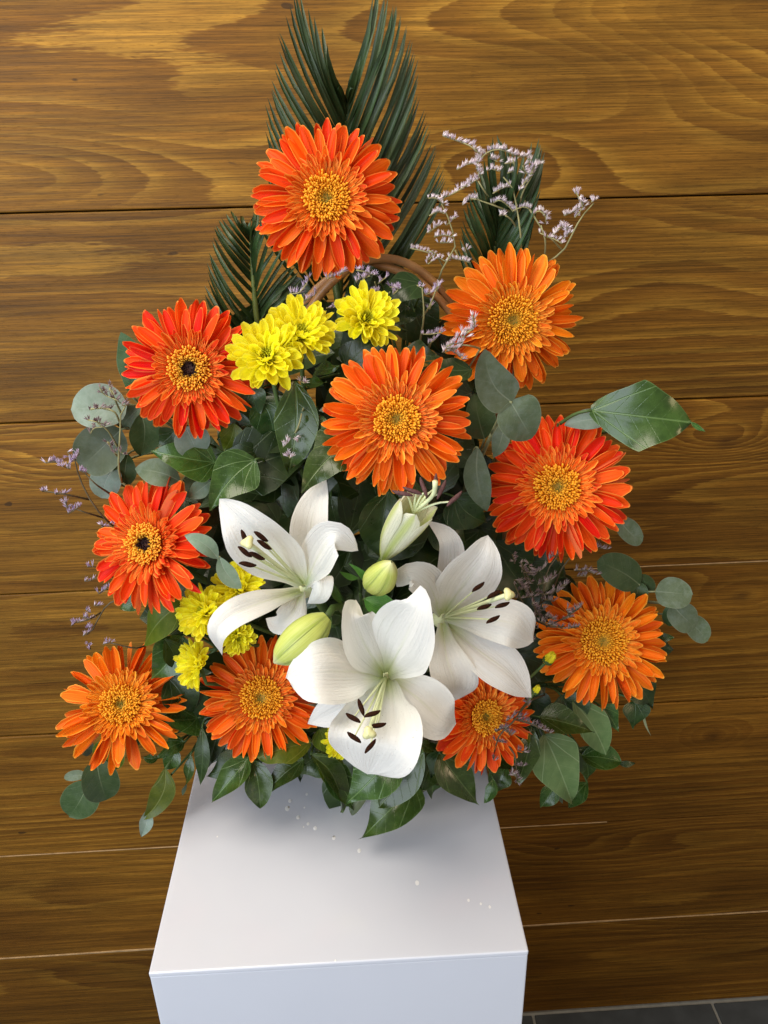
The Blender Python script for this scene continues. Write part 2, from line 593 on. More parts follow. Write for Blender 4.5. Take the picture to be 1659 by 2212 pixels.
def catmull(pts, n):
    pts = [V(p) for p in pts]
    if len(pts) == 2:
        return [pts[0].lerp(pts[1], i / (n - 1)) for i in range(n)]
    P = [pts[0] * 2 - pts[1]] + pts + [pts[-1] * 2 - pts[-2]]
    # by chord length
    L = [0]
    for a, b in zip(pts, pts[1:]):
        L.append(L[-1] + (b - a).length)
    out = []
    for i in range(n):
        s = L[-1] * i / (n - 1)
        k = 0
        while k < len(L) - 2 and s > L[k + 1]:
            k += 1
        t = (s - L[k]) / max(1e-9, L[k + 1] - L[k])
        p0, p1, p2, p3 = P[k], P[k + 1], P[k + 2], P[k + 3]
        out.append(0.5 * ((2 * p1) + (p2 - p0) * t + (2 * p0 - 5 * p1 + 4 * p2 - p3) * t * t + (3 * p1 - p0 - 3 * p2 + p3) * t ** 3))
    return out


def frames(pts, n0):
    """rotation-minimising frames: list of (T, S, N)"""
    out = []
    N = V(n0)
    for i, p in enumerate(pts):
        a = pts[max(0, i - 1)]
        b = pts[min(len(pts) - 1, i + 1)]
        T = (b - a).normalized()
        N = (N - T * N.dot(T))
        if N.length < 1e-6:
            N = T.orthogonal()
        N.normalize()
        out.append((T, N.cross(T).normalized(), N.copy()))   # S points so that S x ... side
    return out


def tube_data(pts, radii, sides=6, base=0):
    fr = frames(pts, V((0.3, -0.8, 0.5)))
    vs_, fs = [], []
    n = len(pts)
    for i, p in enumerate(pts):
        T, S, N = fr[i]
        r = radii[i] if isinstance(radii, (list, tuple)) else radii
        for k in range(sides):
            a = 2 * math.pi * k / sides
            vs_.append(p + S * (math.cos(a) * r) + N * (math.sin(a) * r))
    for i in range(n - 1):
        for k in range(sides):
            a = base + i * sides + k
            b = base + i * sides + (k + 1) % sides
            fs.append((a, b, b + sides, a + sides))
    fs.append(tuple(base + k for k in reversed(range(sides))))
    fs.append(tuple(base + (n - 1) * sides + k for k in range(sides)))
    return vs_, fs


def tube(name, pts, radii, mat, parent=None, sides=6, n=None):
    if n:
        if isinstance(radii, (list, tuple)):
            m_ = len(radii)
            radii = [float(np.interp(i / (n - 1) * (m_ - 1), range(m_), radii)) for i in range(n)]
        pts = catmull(pts, n)
    v, f = tube_data(pts, radii, sides)
    return mesh_obj(name, v, f, mat, parent)


def tubes(name, lines, mat, parent, sides=5, n=8):
    """several joined runs of one stem"""
    vv, ff = [], []
    for pts, r0, r1 in lines:
        p = catmull(pts, n)
        v, f = tube_data(p, [r0 + (r1 - r0) * i / (n - 1) for i in range(n)], sides, len(vv))
        vv += v
        ff += f
    return mesh_obj(name, vv, ff, mat, parent)


def interp(prof, s):
    xs = [p[0] for p in prof]
    ys = [p[1] for p in prof]
    k = min(len(xs) - 2, max(0, int(np.searchsorted(xs, s, side='right')) - 1))
    h = xs[k + 1] - xs[k]

    def sl(i):
        a, b = max(0, i - 1), min(len(xs) - 1, i + 1)
        return (ys[b] - ys[a]) / (xs[b] - xs[a])
    t = (s - xs[k]) / h
    m0, m1 = sl(k) * h, sl(k + 1) * h
    r = (2 * t ** 3 - 3 * t * t + 1) * ys[k] + (t ** 3 - 2 * t * t + t) * m0 + (-2 * t ** 3 + 3 * t * t) * ys[k + 1] + (t ** 3 - t * t) * m1
    return max(0.0, r)


PROF = {
    'ivy': ([(0, .10), (.04, .42), (.12, .74), (.24, .96), (.33, 1), (.45, .88), (.60, .62), (.78, .33), (.92, .11), (1, 0)],
            [(0, .10), (.04, .45), (.12, .80), (.22, 1), (.36, .95), (.50, .76), (.64, .52), (.80, .28), (.93, .09), (1, 0)]),
    'lobed': ([(0, .15), (.05, .52), (.16, .86), (.27, 1), (.36, .84), (.45, .62), (.55, .58), (.68, .43), (.86, .17), (1, 0)],
              [(0, .15), (.05, .48), (.14, .78), (.22, .92), (.32, 1), (.41, .70), (.50, .60), (.64, .48), (.84, .19), (1, 0)]),
    'rhomb': ([(0, .14), (.04, .26), (.20, .56), (.36, .80), (.49, .97), (.52, 1), (.55, .94), (.66, .74), (.80, .52), (.92, .26), (1, 0)],
              [(0, .14), (.04, .28), (.16, .52), (.34, .78), (.45, .97), (.48, 1), (.52, .96), (.66, .76), (.80, .56), (.92, .28), (1, 0)]),
    'oval': ([(0, .04), (.08, .36), (.2, .68), (.35, .93), (.48, 1), (.62, .93), (.78, .68), (.90, .38), (.97, .15), (1, 0)],) * 2,
    'lance': ([(0, .10), (.1, .42), (.25, .80), (.42, 1), (.60, .86), (.78, .55), (.92, .22), (1, 0)],) * 2,
    'round': ([(0, .05), (.03, .30), (.10, .62), (.25, .90), (.45, 1), (.65, .95), (.82, .74), (.93, .48), (.985, .22), (1, 0)],) * 2,
    'heart': ([(0, .22), (.03, .62), (.10, .88), (.25, 1), (.45, .95), (.65, .76), (.82, .50), (.94, .24), (1, 0)],) * 2,
    'par': ([(0, .35), (.15, .75), (.4, 1), (.65, .85), (.85, .45), (1, 0)],) * 2,
}


def sheet(name, pts, w, nrm, prof, mat, parent, cup=0.15, wave=0.0, ns=14, nt=9, groove=0.0, seed=0, asym=None, ruff=0.0, twist=0.0, plane=True, fold=0.0):
    """a blade along the mid line pts; w half width in metres, nrm the upper side at the base"""
    mid = catmull(pts, ns)
    L = sum(((b - a).length for a, b in zip(mid, mid[1:])))
    fr = frames(mid, nrm)
    if isinstance(prof, str):
        prof = PROF[prof]
    rs = random.Random(seed * 977 + 5)
    ph = [rs.uniform(0, 6.28) for _ in range(6)]
    vv, uv, pl, ff = [], [], [], []
    for i in range(ns):
        s = i / (ns - 1)
        T, S, N = fr[i]
        if twist:
            R_ = Matrix.Rotation(twist * s, 3, T)
            S = R_ @ S
            N = R_ @ N
        for j in range(nt):
            t = -1 + 2 * j / (nt - 1)
            ww = w * interp(prof[0 if t < 0 else 1], s)
            off = cup * ww * (abs(t) ** 1.6)
            off += wave * w * abs(t) * math.sin(s * 7.0 + ph[0] + (ph[1] if t > 0 else 0)) * (0.3 + 0.7 * s)
            off += ruff * w * t * t * math.sin(s * 17 + ph[2] + t * 2) * 0.5
            off -= groove * w * math.exp(-(t / 0.16) ** 2) * (1 - s)
            off += fold * w * math.cos(t * 5.2 + ph[3] * .4) * math.sin(math.pi * min(1, s * 1.05)) * .5
            vv.append(mid[i] + S * (t * ww) + N * off)
            uv.append((t * .5 + .5, s))
            pl.append((t * ww / L, s))
    for i in range(ns - 1):
        for j in range(nt - 1):
            a = i * nt + j
            ff.append((a, a + nt, a + nt + 1, a + 1))
    return mesh_obj(name, vv, ff, mat, parent, uv, pl if plane else None)


HEART = at(800, 1440, 0.665)          # the heart of the arrangement, inside the basket

# ------------------------------------------------------------------ the setting: plank wall, tiled floor
PW = 0.2537
Z1 = 1.5226
wall = bpy.data.meshes.new('wall')


def box_data(x0, x1, y0, y1, z0, z1):
    v = [(x0, y0, z0), (x1, y0, z0), (x1, y1, z0), (x0, y1, z0), (x0, y0, z1), (x1, y0, z1), (x1, y1, z1), (x0, y1, z1)]
    f = [(0, 3, 2, 1), (4, 5, 6, 7), (0, 1, 5, 4), (1, 2, 6, 5), (2, 3, 7, 6), (3, 0, 4, 7)]
    return v, f


def bevel(o, w, seg=2):
    md = o.modifiers.new('bevel', 'BEVEL')
    md.width = w
    md.segments = seg
    md.limit_method = 'ANGLE'
    return o


v, f = box_data(-2.25, 2.35, 1.022, 1.05, 0.0, 2.05)
wall = mesh_obj('wall', v, f, 'backing', smooth=False)
tag(wall, 'wall of wide horizontal stained pine planks behind the flowers', kind='structure')


def wxy(u, v_, k):
    """knot place in plank k's own coordinates"""
    p = at(u, v_, 1.0)
    return p.x - 0.05, p.z - (Z1 + PW / 2 - PW * k)


def kn(k, *lst):
    return [(*wxy(u, v_, k), a, b, amp) for (u, v_, a, b, amp) in lst]


WOODS = [  # tints darken plank by plank downwards, mostly light falloff painted into the stain
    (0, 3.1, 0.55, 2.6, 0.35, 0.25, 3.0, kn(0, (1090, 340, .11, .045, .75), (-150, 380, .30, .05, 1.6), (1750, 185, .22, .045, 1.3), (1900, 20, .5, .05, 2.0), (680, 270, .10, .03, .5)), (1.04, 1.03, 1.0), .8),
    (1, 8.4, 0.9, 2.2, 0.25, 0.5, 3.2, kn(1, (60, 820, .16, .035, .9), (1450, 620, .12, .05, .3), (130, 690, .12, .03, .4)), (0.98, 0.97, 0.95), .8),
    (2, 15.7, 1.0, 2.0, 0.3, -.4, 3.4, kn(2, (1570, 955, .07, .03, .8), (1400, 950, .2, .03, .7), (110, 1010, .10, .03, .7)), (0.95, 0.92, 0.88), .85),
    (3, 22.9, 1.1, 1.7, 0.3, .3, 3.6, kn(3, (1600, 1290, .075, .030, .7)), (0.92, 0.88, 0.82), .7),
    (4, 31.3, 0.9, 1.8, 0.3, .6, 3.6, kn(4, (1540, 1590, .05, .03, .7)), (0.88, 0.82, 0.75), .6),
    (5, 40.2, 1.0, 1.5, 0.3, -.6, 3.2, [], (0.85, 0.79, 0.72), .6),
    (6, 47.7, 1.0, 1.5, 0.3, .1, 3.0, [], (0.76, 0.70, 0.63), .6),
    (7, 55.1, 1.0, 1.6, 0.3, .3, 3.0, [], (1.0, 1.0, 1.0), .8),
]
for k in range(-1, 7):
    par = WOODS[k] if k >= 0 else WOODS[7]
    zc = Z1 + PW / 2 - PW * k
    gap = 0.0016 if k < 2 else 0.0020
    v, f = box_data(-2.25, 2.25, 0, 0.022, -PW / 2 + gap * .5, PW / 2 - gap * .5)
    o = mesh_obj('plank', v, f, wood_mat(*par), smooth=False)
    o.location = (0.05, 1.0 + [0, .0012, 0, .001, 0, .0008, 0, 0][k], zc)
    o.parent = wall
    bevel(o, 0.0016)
# raw tongues that show pale in the lower joints
for k, (x0, x1), hh in ((3, (0.32, 0.75), .0018), (5, (-1.1, -.20), .0016), (5, (.22, .42), .0022), (6, (-1.1, 1.0), .0045)):
    z = Z1 - PW * (k - 1)
    rs = random.Random(k)
    n = 60
    vv, ff = [], []
    for i in range(n):
        x = x0 + (x1 - x0) * i / (n - 1)
        h = hh * (0.55 + 0.45 * mnoise.noise(V((x * 4, k, 0))) + 0.35 * mnoise.noise(V((x * 30, k, 3))))
        if k == 6 and x > 0.42:
            h *= max(0.06, 1 - (x - .42) * 4)
        h = max(h, 0.0002)
        vv += [(x, 0.9994, z - 0.0002), (x, 0.9988, z + h), (x, 1.01, z + h)]
    for i in range(n - 1):
        a = i * 3
        ff += [(a, a + 3, a + 4, a + 1), (a + 1, a + 4, a + 5, a + 2)]
    mesh_obj('plank_edge', vv, ff, 'raw_wood', wall, smooth=False)

v, f = box_data(-2.25, 2.35, -1.4, 1.05, -0.05, -0.004)
floor = mesh_obj('floor', v, f, 'grout', smooth=False)
tag(floor, 'dark grey tiled floor with pale grout at the foot of the wall', kind='structure')
tx = at(1150, 2190, 1.0).x
tw = 0.365
for i in range(-7, 5):
    for j in range(6):
        v, f = box_data(tx + i * tw + .003, tx + (i + 1) * tw - .003, 0.997 - (j + 1) * tw + .003, 0.997 - j * tw - .003, -0.02, 0.0)
        bevel(mesh_obj('tile', v, f, 'slate', floor, smooth=False), .0015)

# ------------------------------------------------------------------ plinth
PX, PY, PZ, PD = -0.1735, 0.4177, 1.589 - 0.5859, 0.335
plinth = empty('plinth', (PX + .15, PY + PD / 2, 0), 'glossy white acrylic plinth under the flower basket', 'plinth')
PYAW = -0.0048
plinth.rotation_euler.z = PYAW


def pbox(name, x0, x1, y0, y1, z0, z1, bw=0.0008):
    v, f = box_data(x0 - .15, x1 - .15, y0 - PD / 2, y1 - PD / 2, z0, z1)
    o = mesh_obj(name, v, f, 'acrylic', smooth=False)
    o.parent = plinth
    bevel(o, bw, 3)
    return o


pbox('top_panel', 0, .30, 0.0, PD, PZ - .005, PZ, .0012)
pbox('front_panel', 0.0003, .2997, 0.0004, .0054, 0, PZ - .0053, .001)
pbox('back_panel', 0.0003, .2997, PD - .0054, PD - .0004, 0, PZ - .0053)
pbox('side_panel', 0.0003, .0053, .0057, PD - .0057, 0, PZ - .0053)
pbox('side_panel', .2947, .2997, .0057, PD - .0057, 0, PZ - .0053)
# dried white drips on the top
drips = [(602, 160, 9), (592, 190, 13), (634, 225, 10), (673, 250, 8), (701, 267, 10), (774, 305, 10), (873, 355, 10), (1100, 481, 11), (1301, 549, 7),
         (1349, 563, 6), (1384, 575, 7), (659, 186, 5), (656, 262, 4), (668, 134, 7), (318, 300, 4), (780, 785, 5)]
for i, (a, b, r) in enumerate(drips):
    u, vv_ = (340 + a * .639) * .864, (1900 + b * .639) * .864
    d = FW + RT * ((u - CU) / F) - UP * ((vv_ - CV) / F)
    p = CAM + d * ((PZ - CAM.z) / d.z)
    rr = r * .639 * .864 * pxs(p) * 0.72
    rs = random.Random(i)
    vs_, fs = [(0, 0, 0.00008)], []
    for k in range(12):
        a_ = k * math.pi / 6
        e = rr * rs.uniform(.55, 1.35)
        vs_.append((e * math.cos(a_) * .8, e * math.sin(a_) * 1.25, 0.00006))
    for k in range(12):
        a_ = k * math.pi / 6
        e = rr * rs.uniform(1.15, 1.3)
        vs_.append((e * math.cos(a_) * .8, e * math.sin(a_) * 1.25, 0.00002))
    for k in range(12):
        k2 = (k + 1) % 12
        fs += [(0, 1 + k, 1 + k2), (1 + k, 13 + k, 13 + k2, 1 + k2)]
    o = mesh_obj('dried_drip', [V(c) + p for c in vs_], fs, 'drip')
    o.parent = plinth
    o.matrix_parent_inverse = (Matrix.Translation(plinth.location) @ Matrix.Rotation(PYAW, 4, 'Z')).inverted()

# ------------------------------------------------------------------ basket
bc = at(905, 1690, .612)
BC = V((at(815, 1600, .69).x, .693, PZ))
basket = empty('basket', BC, 'splint wood basket with twisted cane handle holding all the flowers', 'basket')
H_B, R0, R1 = 0.135, 0.082, 0.118
nst = 30
for i in range(nst):
    a0 = 2 * math.pi * (i + .06) / nst
    a1 = 2 * math.pi * (i + .94) / nst
    vv, ff = [], []
    for j in range(6):
        s = j / 5
        r = R0 + (R1 - R0) * s + 0.006 * math.sin(s * math.pi)
        for (a, dr) in ((a0, 0), ((a0 + a1) / 2, .0012), (a1, 0)):
            vv.append(BC + V((math.cos(a) * (r + dr), math.sin(a) * (r + dr), .006 + s * (H_B - .006))))
    n = len(vv)
    vv += [p + (V((BC.x, BC.y, p.z)) - p).normalized() * .002 for p in vv]
    for j in range(5):
        for c in range(2):
            a = j * 3 + c
            ff += [(a, a + 1, a + 4, a + 3), (n + a, n + a + 3, n + a + 4, n + a + 1)]
        ff += [(j * 3, j * 3 + 3, n + j * 3 + 3, n + j * 3), (j * 3 + 2, n + j * 3 + 2, n + j * 3 + 5, j * 3 + 5)]
    mesh_obj('stave', vv, ff, 'stave', basket)


def ring(name, r, z, tr, mat, parent):
    pts = [BC + V((math.cos(a) * r, math.sin(a) * r, z)) for a in np.linspace(0, 2 * math.pi, 49)]
    return tube(name, pts, tr, mat, parent, 8)


ring('base_rim', R0 + .004, .007, .007, 'stave', basket)
ring('top_rim', R1 + .003, H_B, .006, 'cane', basket)
vv, ff = [V(BC) + V((0, 0, .004))], []
for i in range(32):
    a = 2 * math.pi * i / 32
    vv.append(BC + V((math.cos(a) * (R0 + .001), math.sin(a) * (R0 + .001), .004)))
for i in range(32):
    ff.append((0, 1 + i, 1 + (i + 1) % 32))
mesh_obj('basket_floor', vv, ff, 'stave', basket)
# handle: two canes wound around each other, arch from rim to rim
hz = at(815, 566, .668).z
hx0, hx1 = BC.x - R1, BC.x + R1 + .012
for kk in range(2):
    pts = []
    for i in range(60):
        t = i / 59
        a = math.pi * (1 - t)
        cx = (hx0 + hx1) / 2 + .004
        x = cx + math.cos(a) * (hx1 - hx0) / 2
        z = BC.z + H_B + (hz - BC.z - H_B) * math.sin(a) ** 0.8
        w = t * 11 + kk * math.pi
        rad = .0042
        pts.append(V((x + math.cos(a) * math.cos(w) * rad, .668 + math.sin(w) * rad, z + math.sin(a) * math.cos(w) * rad)))
    tube('handle_cane', pts, .0037, 'cane', basket, 8)

foam_v, foam_f = [], []
for j in range(5):
    r = [.07, .10, .105, .09, .05][j]
    z = [.02, .08, .14, .19, .215][j]
    for i in range(16):
        a = 2 * math.pi * i / 16
        foam_v.append(BC + V((math.cos(a) * r, math.sin(a) * r * .9, z)))
for j in range(4):
    for i in range(16):
        a, b = j * 16 + i, j * 16 + (i + 1) % 16
        foam_f.append((a, b, b + 16, a + 16))
foam_f.append(tuple(64 + i for i in range(16)))
foam = mesh_obj('floral_foam', foam_v, foam_f, 'foam')
tag(foam, 'dark floral foam block inside the basket behind the flowers', 'floral foam')


# ------------------------------------------------------------------ shared petal meshes
def petal_mesh(name, mat, curve, up, w_tip=0.0, cupz=0.10, twist=0.0, ns=7, nt=5, prof=None, notch=0.0):
    """unit petal along +Y, width 1, bends with z"""
    prof = prof or [(0, .55), (.2, .74), (.45, .95), (.65, 1), (.82, .90), (.93, .66), (1, .26 + w_tip)]
    vv, uv, ff = [], [], []
    for i in range(ns):
        s = (i / (ns - 1)) ** 0.85
        hw = .5 * interp(prof, s)
        for j in range(nt):
            t = -1 + 2 * j / (nt - 1)
            x = t * hw
            z = up * s + curve * s * s + cupz * hw * (t * t - .4) * (1 - .3 * s)
            z += twist * t * s * hw
            y = s - (.02 + notch) * t * t * (s ** 3)
            vv.append((x, y, z))
            uv.append((t * .5 + .5, s))
    for i in range(ns - 1):
        for j in range(nt - 1):
            a = i * nt + j
            ff.append((a, a + 1, a + nt + 1, a + nt))
    me = bpy.data.meshes.new(name)
    me.from_pydata(vv, [], ff)
    l = me.uv_layers.new(name='UVMap')
    for k, lp in enumerate(me.loops):
        l.data[k].uv = uv[lp.vertex_index]
    me.polygons.foreach_set('use_smooth', [True] * len(me.polygons))
    me.materials.append(MT[mat])
    return me


PETALS = {}
for c in ('red', 'orange_red', 'orange', 'light_orange'):
    PETALS[c] = [petal_mesh('petal', c, cv, u_, cupz=cz, twist=tw_, w_tip=wt) for cv, u_, cz, tw_, wt in
                 ((-.10, .05, .22, 0, 0), (-.16, .10, .10, .25, .06), (-.05, .0, .30, -.2, 0), (-.22, .12, .16, .1, .1), (.06, -.04, .35, .15, .03), (-.13, .04, -.12, -.3, 0))]
    PETALS[c + '_short'] = [petal_mesh('short_petal', c + '_short', cv, .1, cupz=.5, ns=5, nt=3, w_tip=.1) for cv in (.10, -.05, .2)]
SPOON = [(0, .40), (.2, .56), (.5, .86), (.75, 1), (.9, .86), (1, .42)]
PETALS['yellow'] = [petal_mesh('petal', 'yellow', cv, .05, cupz=cz, prof=SPOON, twist=tw_) for cv, cz, tw_ in ((.10, .50, 0), (.22, .42, .2), (.0, .55, -.2), (.35, .45, .1))]


def flower_matrix(p, n, spin):
    z = V(n)
    x = V((0, 0, 1)).cross(z)
    if x.length < 1e-3:
        x = V((1, 0, 0))
    x.normalize()
    y = z.cross(x)
    m_ = Matrix((x, y, z)).transposed().to_4x4()
    m_ = m_ @ Matrix.Rotation(spin, 4, 'Z')
    m_.translation = p
    return m_


def floret(vv, ff, ra, ti, p, d, ln, r, rad, sides=5, flare=1.0):
    """small club-shaped floret"""
    z = d.normalized()
    x = z.orthogonal().normalized()
    y = z.cross(x)
    b = len(vv)
    for (h, rr, tp) in ((0, .55, 0), (.55, .75 * flare, .5), (.86, 1.0 * flare, .9)):
        for k in range(sides):
            a = 2 * math.pi * k / sides
            vv.append(p + z * (h * ln) + x * (math.cos(a) * r * rr) + y * (math.sin(a) * r * rr))
            ra.append(rad)
            ti.append(tp)
    vv.append(p + z * ln)
    ra.append(rad)
    ti.append(1)
    for i in range(2):
        for k in range(sides):
            k2 = (k + 1) % sides
            ff.append((b + i * sides + k, b + i * sides + k2, b + (i + 1) * sides + k2, b + (i + 1) * sides + k))
    t = b + 3 * sides
    for k in range(sides):
        ff.append((b + 2 * sides + k, b + 2 * sides + (k + 1) % sides, t))


def gerbera(label, u, v_, Y, rpx, n, color, disc, seed, discr=.255, N=20, narrow=1.0, messy=1.0, gaps=(), stem_to=None):
    rs = random.Random(seed)
    p = at(u, v_, Y)
    R_ = rpx * pxs(p)
    nn = crv(n, p)
    # petals hang a little behind the disc
    root = empty('gerbera', p, label, 'gerbera', 'orange gerberas in the arrangement')
    M0 = flower_matrix(p, nn, rs.uniform(0, 6.28))
    root.matrix_world = M0
    root.rotation_mode = 'QUATERNION'
    N += 5
    R_ *= 1.02
    rows = ((N, 1.00, -5, .130, 0), (N, .98, 2, .128, 1), (N * 3 // 4, .89, 8, .116, 2))
    for cnt, ln, el, wd, row in rows:
        for i in range(cnt):
            a = 2 * math.pi * (i + .5 * (row % 2) + rs.uniform(-.22, .22) * messy) / cnt
            L = R_ * ln * rs.uniform(.95, 1.02) * (1 - .07 * messy * rs.random() * (rs.random() < .35))
            r0 = R_ * .20
            e = math.radians(el + rs.uniform(-5, 5) * messy)
            W = R_ * wd * rs.uniform(.86, 1.1) * narrow * 1.25
            if any(abs((a - g + math.pi) % (2 * math.pi) - math.pi) < .17 for g in gaps):
                continue
            M = (Matrix.Rotation(a, 4, 'Z') @ Matrix.Translation((0, r0, -.035 * R_ + .022 * R_ * row + .004 * R_ * (i % 2))) @ Matrix.Rotation(e, 4, 'X')
                 @ Matrix.Rotation(rs.uniform(-.28, .28) * messy + (rs.choice((-.9, .9)) if rs.random() < .045 else 0), 4, 'Y') @ Matrix.Rotation(rs.uniform(-.07, .07) * messy, 4, 'Z')
                 @ Matrix.Diagonal((W, L - r0, (L - r0), 1)))
            inst('petal', rs.choice(PETALS[color]), root, M)
    # ring of short petals
    for cnt, ln, el, wd in ((26, .60, 11, .080), (34, .53, 19, .066)):
        for i in range(cnt):
            a = 2 * math.pi * (i + rs.uniform(-.3, .3)) / cnt
            L = R_ * ln * rs.uniform(.86, 1.08)
            r0 = R_ * .26
            M = (Matrix.Rotation(a, 4, 'Z') @ Matrix.Translation((0, r0, .025 * R_)) @ Matrix.Rotation(math.radians(el + rs.uniform(-5, 6)), 4, 'X')
                 @ Matrix.Rotation(rs.uniform(-.3, .3), 4, 'Y') @ Matrix.Diagonal((R_ * wd * rs.uniform(.85, 1.15) * 1.15, L - r0, L - r0, 1)))
            inst('short_petal', rs.choice(PETALS[color + '_short']), root, M)
    # smallest florets round the disc: little tongues, joined
    vv, uv, ff = [], [], []
    for cnt, r0, ln, el, wd in ((46, .27, .235, 24, .050), (46, .26, .19, 36, .044), (40, .25, .14, 48, .038)):
        for i in range(cnt):
            a = 2 * math.pi * (i + rs.uniform(-.35, .35)) / cnt
            e = math.radians(el + rs.uniform(-8, 8))
            l_ = ln * R_ * rs.uniform(.8, 1.15)
            w_ = wd * R_ * rs.uniform(.8, 1.15)
            ca, sa = math.cos(a), math.sin(a)
            b = len(vv)
            for s, hw in ((0, .6), (.55, 1), (.88, .75), (1, .2)):
                for t in (-1, 0, 1):
                    y = r0 * R_ + l_ * s * math.cos(e)
                    z = .03 * R_ + l_ * s * math.sin(e) + abs(t) * w_ * .25 - .25 * l_ * s * s * math.sin(e) * .5
                    x = t * w_ * .5 * hw
                    vv.append((ca * x - sa * y, sa * x + ca * y, z))
                    uv.append((t * .5 + .5, s))
            for s in range(3):
                for t in range(2):
                    q0 = b + s * 3 + t
                    ff.append((q0, q0 + 1, q0 + 4, q0 + 3))
    o = mesh_obj('inner_florets', vv, ff, color + '_short', None, uv)
    o.parent = root
    o['kind'] = 'stuff'
    # disc
    vv, ff, ra, ti = [], [], [], []
    nf = 430
    dark = disc == 'disc_dark'
    for i in range(nf):
        rr = math.sqrt((i + .5) / nf)
        a = i * 2.39996
        r = rr * discr * R_ * (1 + rs.uniform(-.03, .03))
        bz = .05 * R_ + .06 * R_ * (1 - (rr - .6) ** 2 * 2.0) - (.035 * R_ if rr < .3 else 0) + rs.uniform(-.008, .008) * R_
        d = V((math.cos(a) * (.1 + .85 * rr ** 1.5), math.sin(a) * (.1 + .85 * rr ** 1.5), 1))
        d += V((rs.uniform(-.18, .18), rs.uniform(-.18, .18), 0))
        big = .35 + .65 * min(1, rr * 1.6)
        floret(vv, ff, ra, ti, V((math.cos(a) * r * .93, math.sin(a) * r * .93, bz - .03 * R_)), d, (.055 + .045 * rr) * R_ * rs.uniform(.5, 1.5) * (.7 + .3 * big),
               .0135 * R_ * (.62 + .5 * big * .8) * rs.uniform(.6, 1.3), min(1, max(0, rr * (1.12 if not dark else .92) + rs.uniform(-.06, .06))), 5)
    b = len(vv)
    for j in range(5):
        for k in range(16):
            a = 2 * math.pi * k / 16
            rr = [1, .8, .55, .3, .02][j]
            vv.append(V((math.cos(a) * discr * R_ * rr * .97, math.sin(a) * discr * R_ * rr * .97, [.0, .05, .072, .06, .05][j] * R_)))
            ra.append(rr * .95 if not dark else rr * .85)
            ti.append(0.0)
    for j in range(4):
        for k in range(16):
            k2 = (k + 1) % 16
            ff.append((b + j * 16 + k, b + j * 16 + k2, b + (j + 1) * 16 + k2, b + (j + 1) * 16 + k))
    o = mesh_obj('disc', vv, ff, disc, None, attrs={'rad': ra, 'tip': ti})
    o.parent = root
    # calyx behind, and the stem down into the basket
    vv, ff = [], []
    prof = ((.30, -.02), (.27, -.10), (.16, -.19), (.055, -.25))
    for (r, z) in prof:
        for k in range(16):
            a = 2 * math.pi * k / 16
            vv.append((math.cos(a) * r * R_, math.sin(a) * r * R_, z * R_))
    for j in range(3):
        for k in range(16):
            k2 = (k + 1) % 16
            ff.append((j * 16 + k, (j + 1) * 16 + k, (j + 1) * 16 + k2, j * 16 + k2))
    o = mesh_obj('calyx', vv, ff, 'calyx', None)
    o.parent = root
    a0 = p - nn * (.23 * R_)
    end = stem_to or (HEART + V((rs.uniform(-.03, .03), rs.uniform(-.02, .02), -.03)))
    mid1 = a0 - nn * .035 + V((0, 0.005, -.025))
    mid2 = mid1.lerp(end, .5) + V((0, .015, 0))
    pts = [root.matrix_world.inverted() @ c for c in catmull([a0, mid1, mid2, end], 12)]
    vs_, fs = tube_data(pts, [.0033] * 12, 7)
    o = mesh_obj('stem', vs_, fs, 'stem', None)
    o.parent = root
    return root


bpy.context.view_layer.update()
gerbera('deep orange gerbera at the very top in front of the tall palm frond', 705, 430, .640, 165, (.0, .20), 'orange_red', 'disc_green', 1, N=19, gaps=(), stem_to=at(738, 700, .66))
gerbera('orange gerbera below the white statice, highest on the right', 1106, 692, .640, 156, (.20, -.02), 'light_orange', 'disc_green', 2, discr=.30, N=17)
gerbera('red-orange gerbera with dark eye beside the yellow chrysanthemums', 410, 797, .600, 150, (-.16, .03), 'red', 'disc_dark', 3, discr=.265, N=19)
gerbera('large orange gerbera in the middle, above the half-open lily', 856, 906, .550, 166, (.02, .06), 'orange', 'disc_green', 4, N=18)
gerbera('deep red-orange gerbera under the big bright ivy leaf', 1204, 1053, .600, 162, (.03, .04), 'red', 'disc_green', 5, N=20)
gerbera('red gerbera with dark eye turned sideways, left of the lilies', 320, 1175, .580, 152, (-.50, .05), 'red', 'disc_dark', 6, discr=.25, N=17, messy=1.5)
gerbera('light orange gerbera beside the dried statice, low on the right', 1301, 1386, .600, 146, (.22, .02), 'light_orange', 'disc_green', 7, discr=.31, N=17, narrow=.9)
gerbera('light orange gerbera with ragged narrow petals at lower left', 261, 1523, .580, 141, (-.12, .12), 'light_orange', 'disc_green', 8, N=16, narrow=.82, messy=2.2)
gerbera('orange gerbera half under the pointed lily bud', 565, 1508, .560, 138, (-.10, -.02), 'orange', 'disc_green', 9, discr=.285, N=18)
gerbera('smaller deep orange gerbera peeking out under the right lily', 1046, 1548, .565, 124, (.42, -.10), 'orange_red', 'disc_green', 10, N=17)


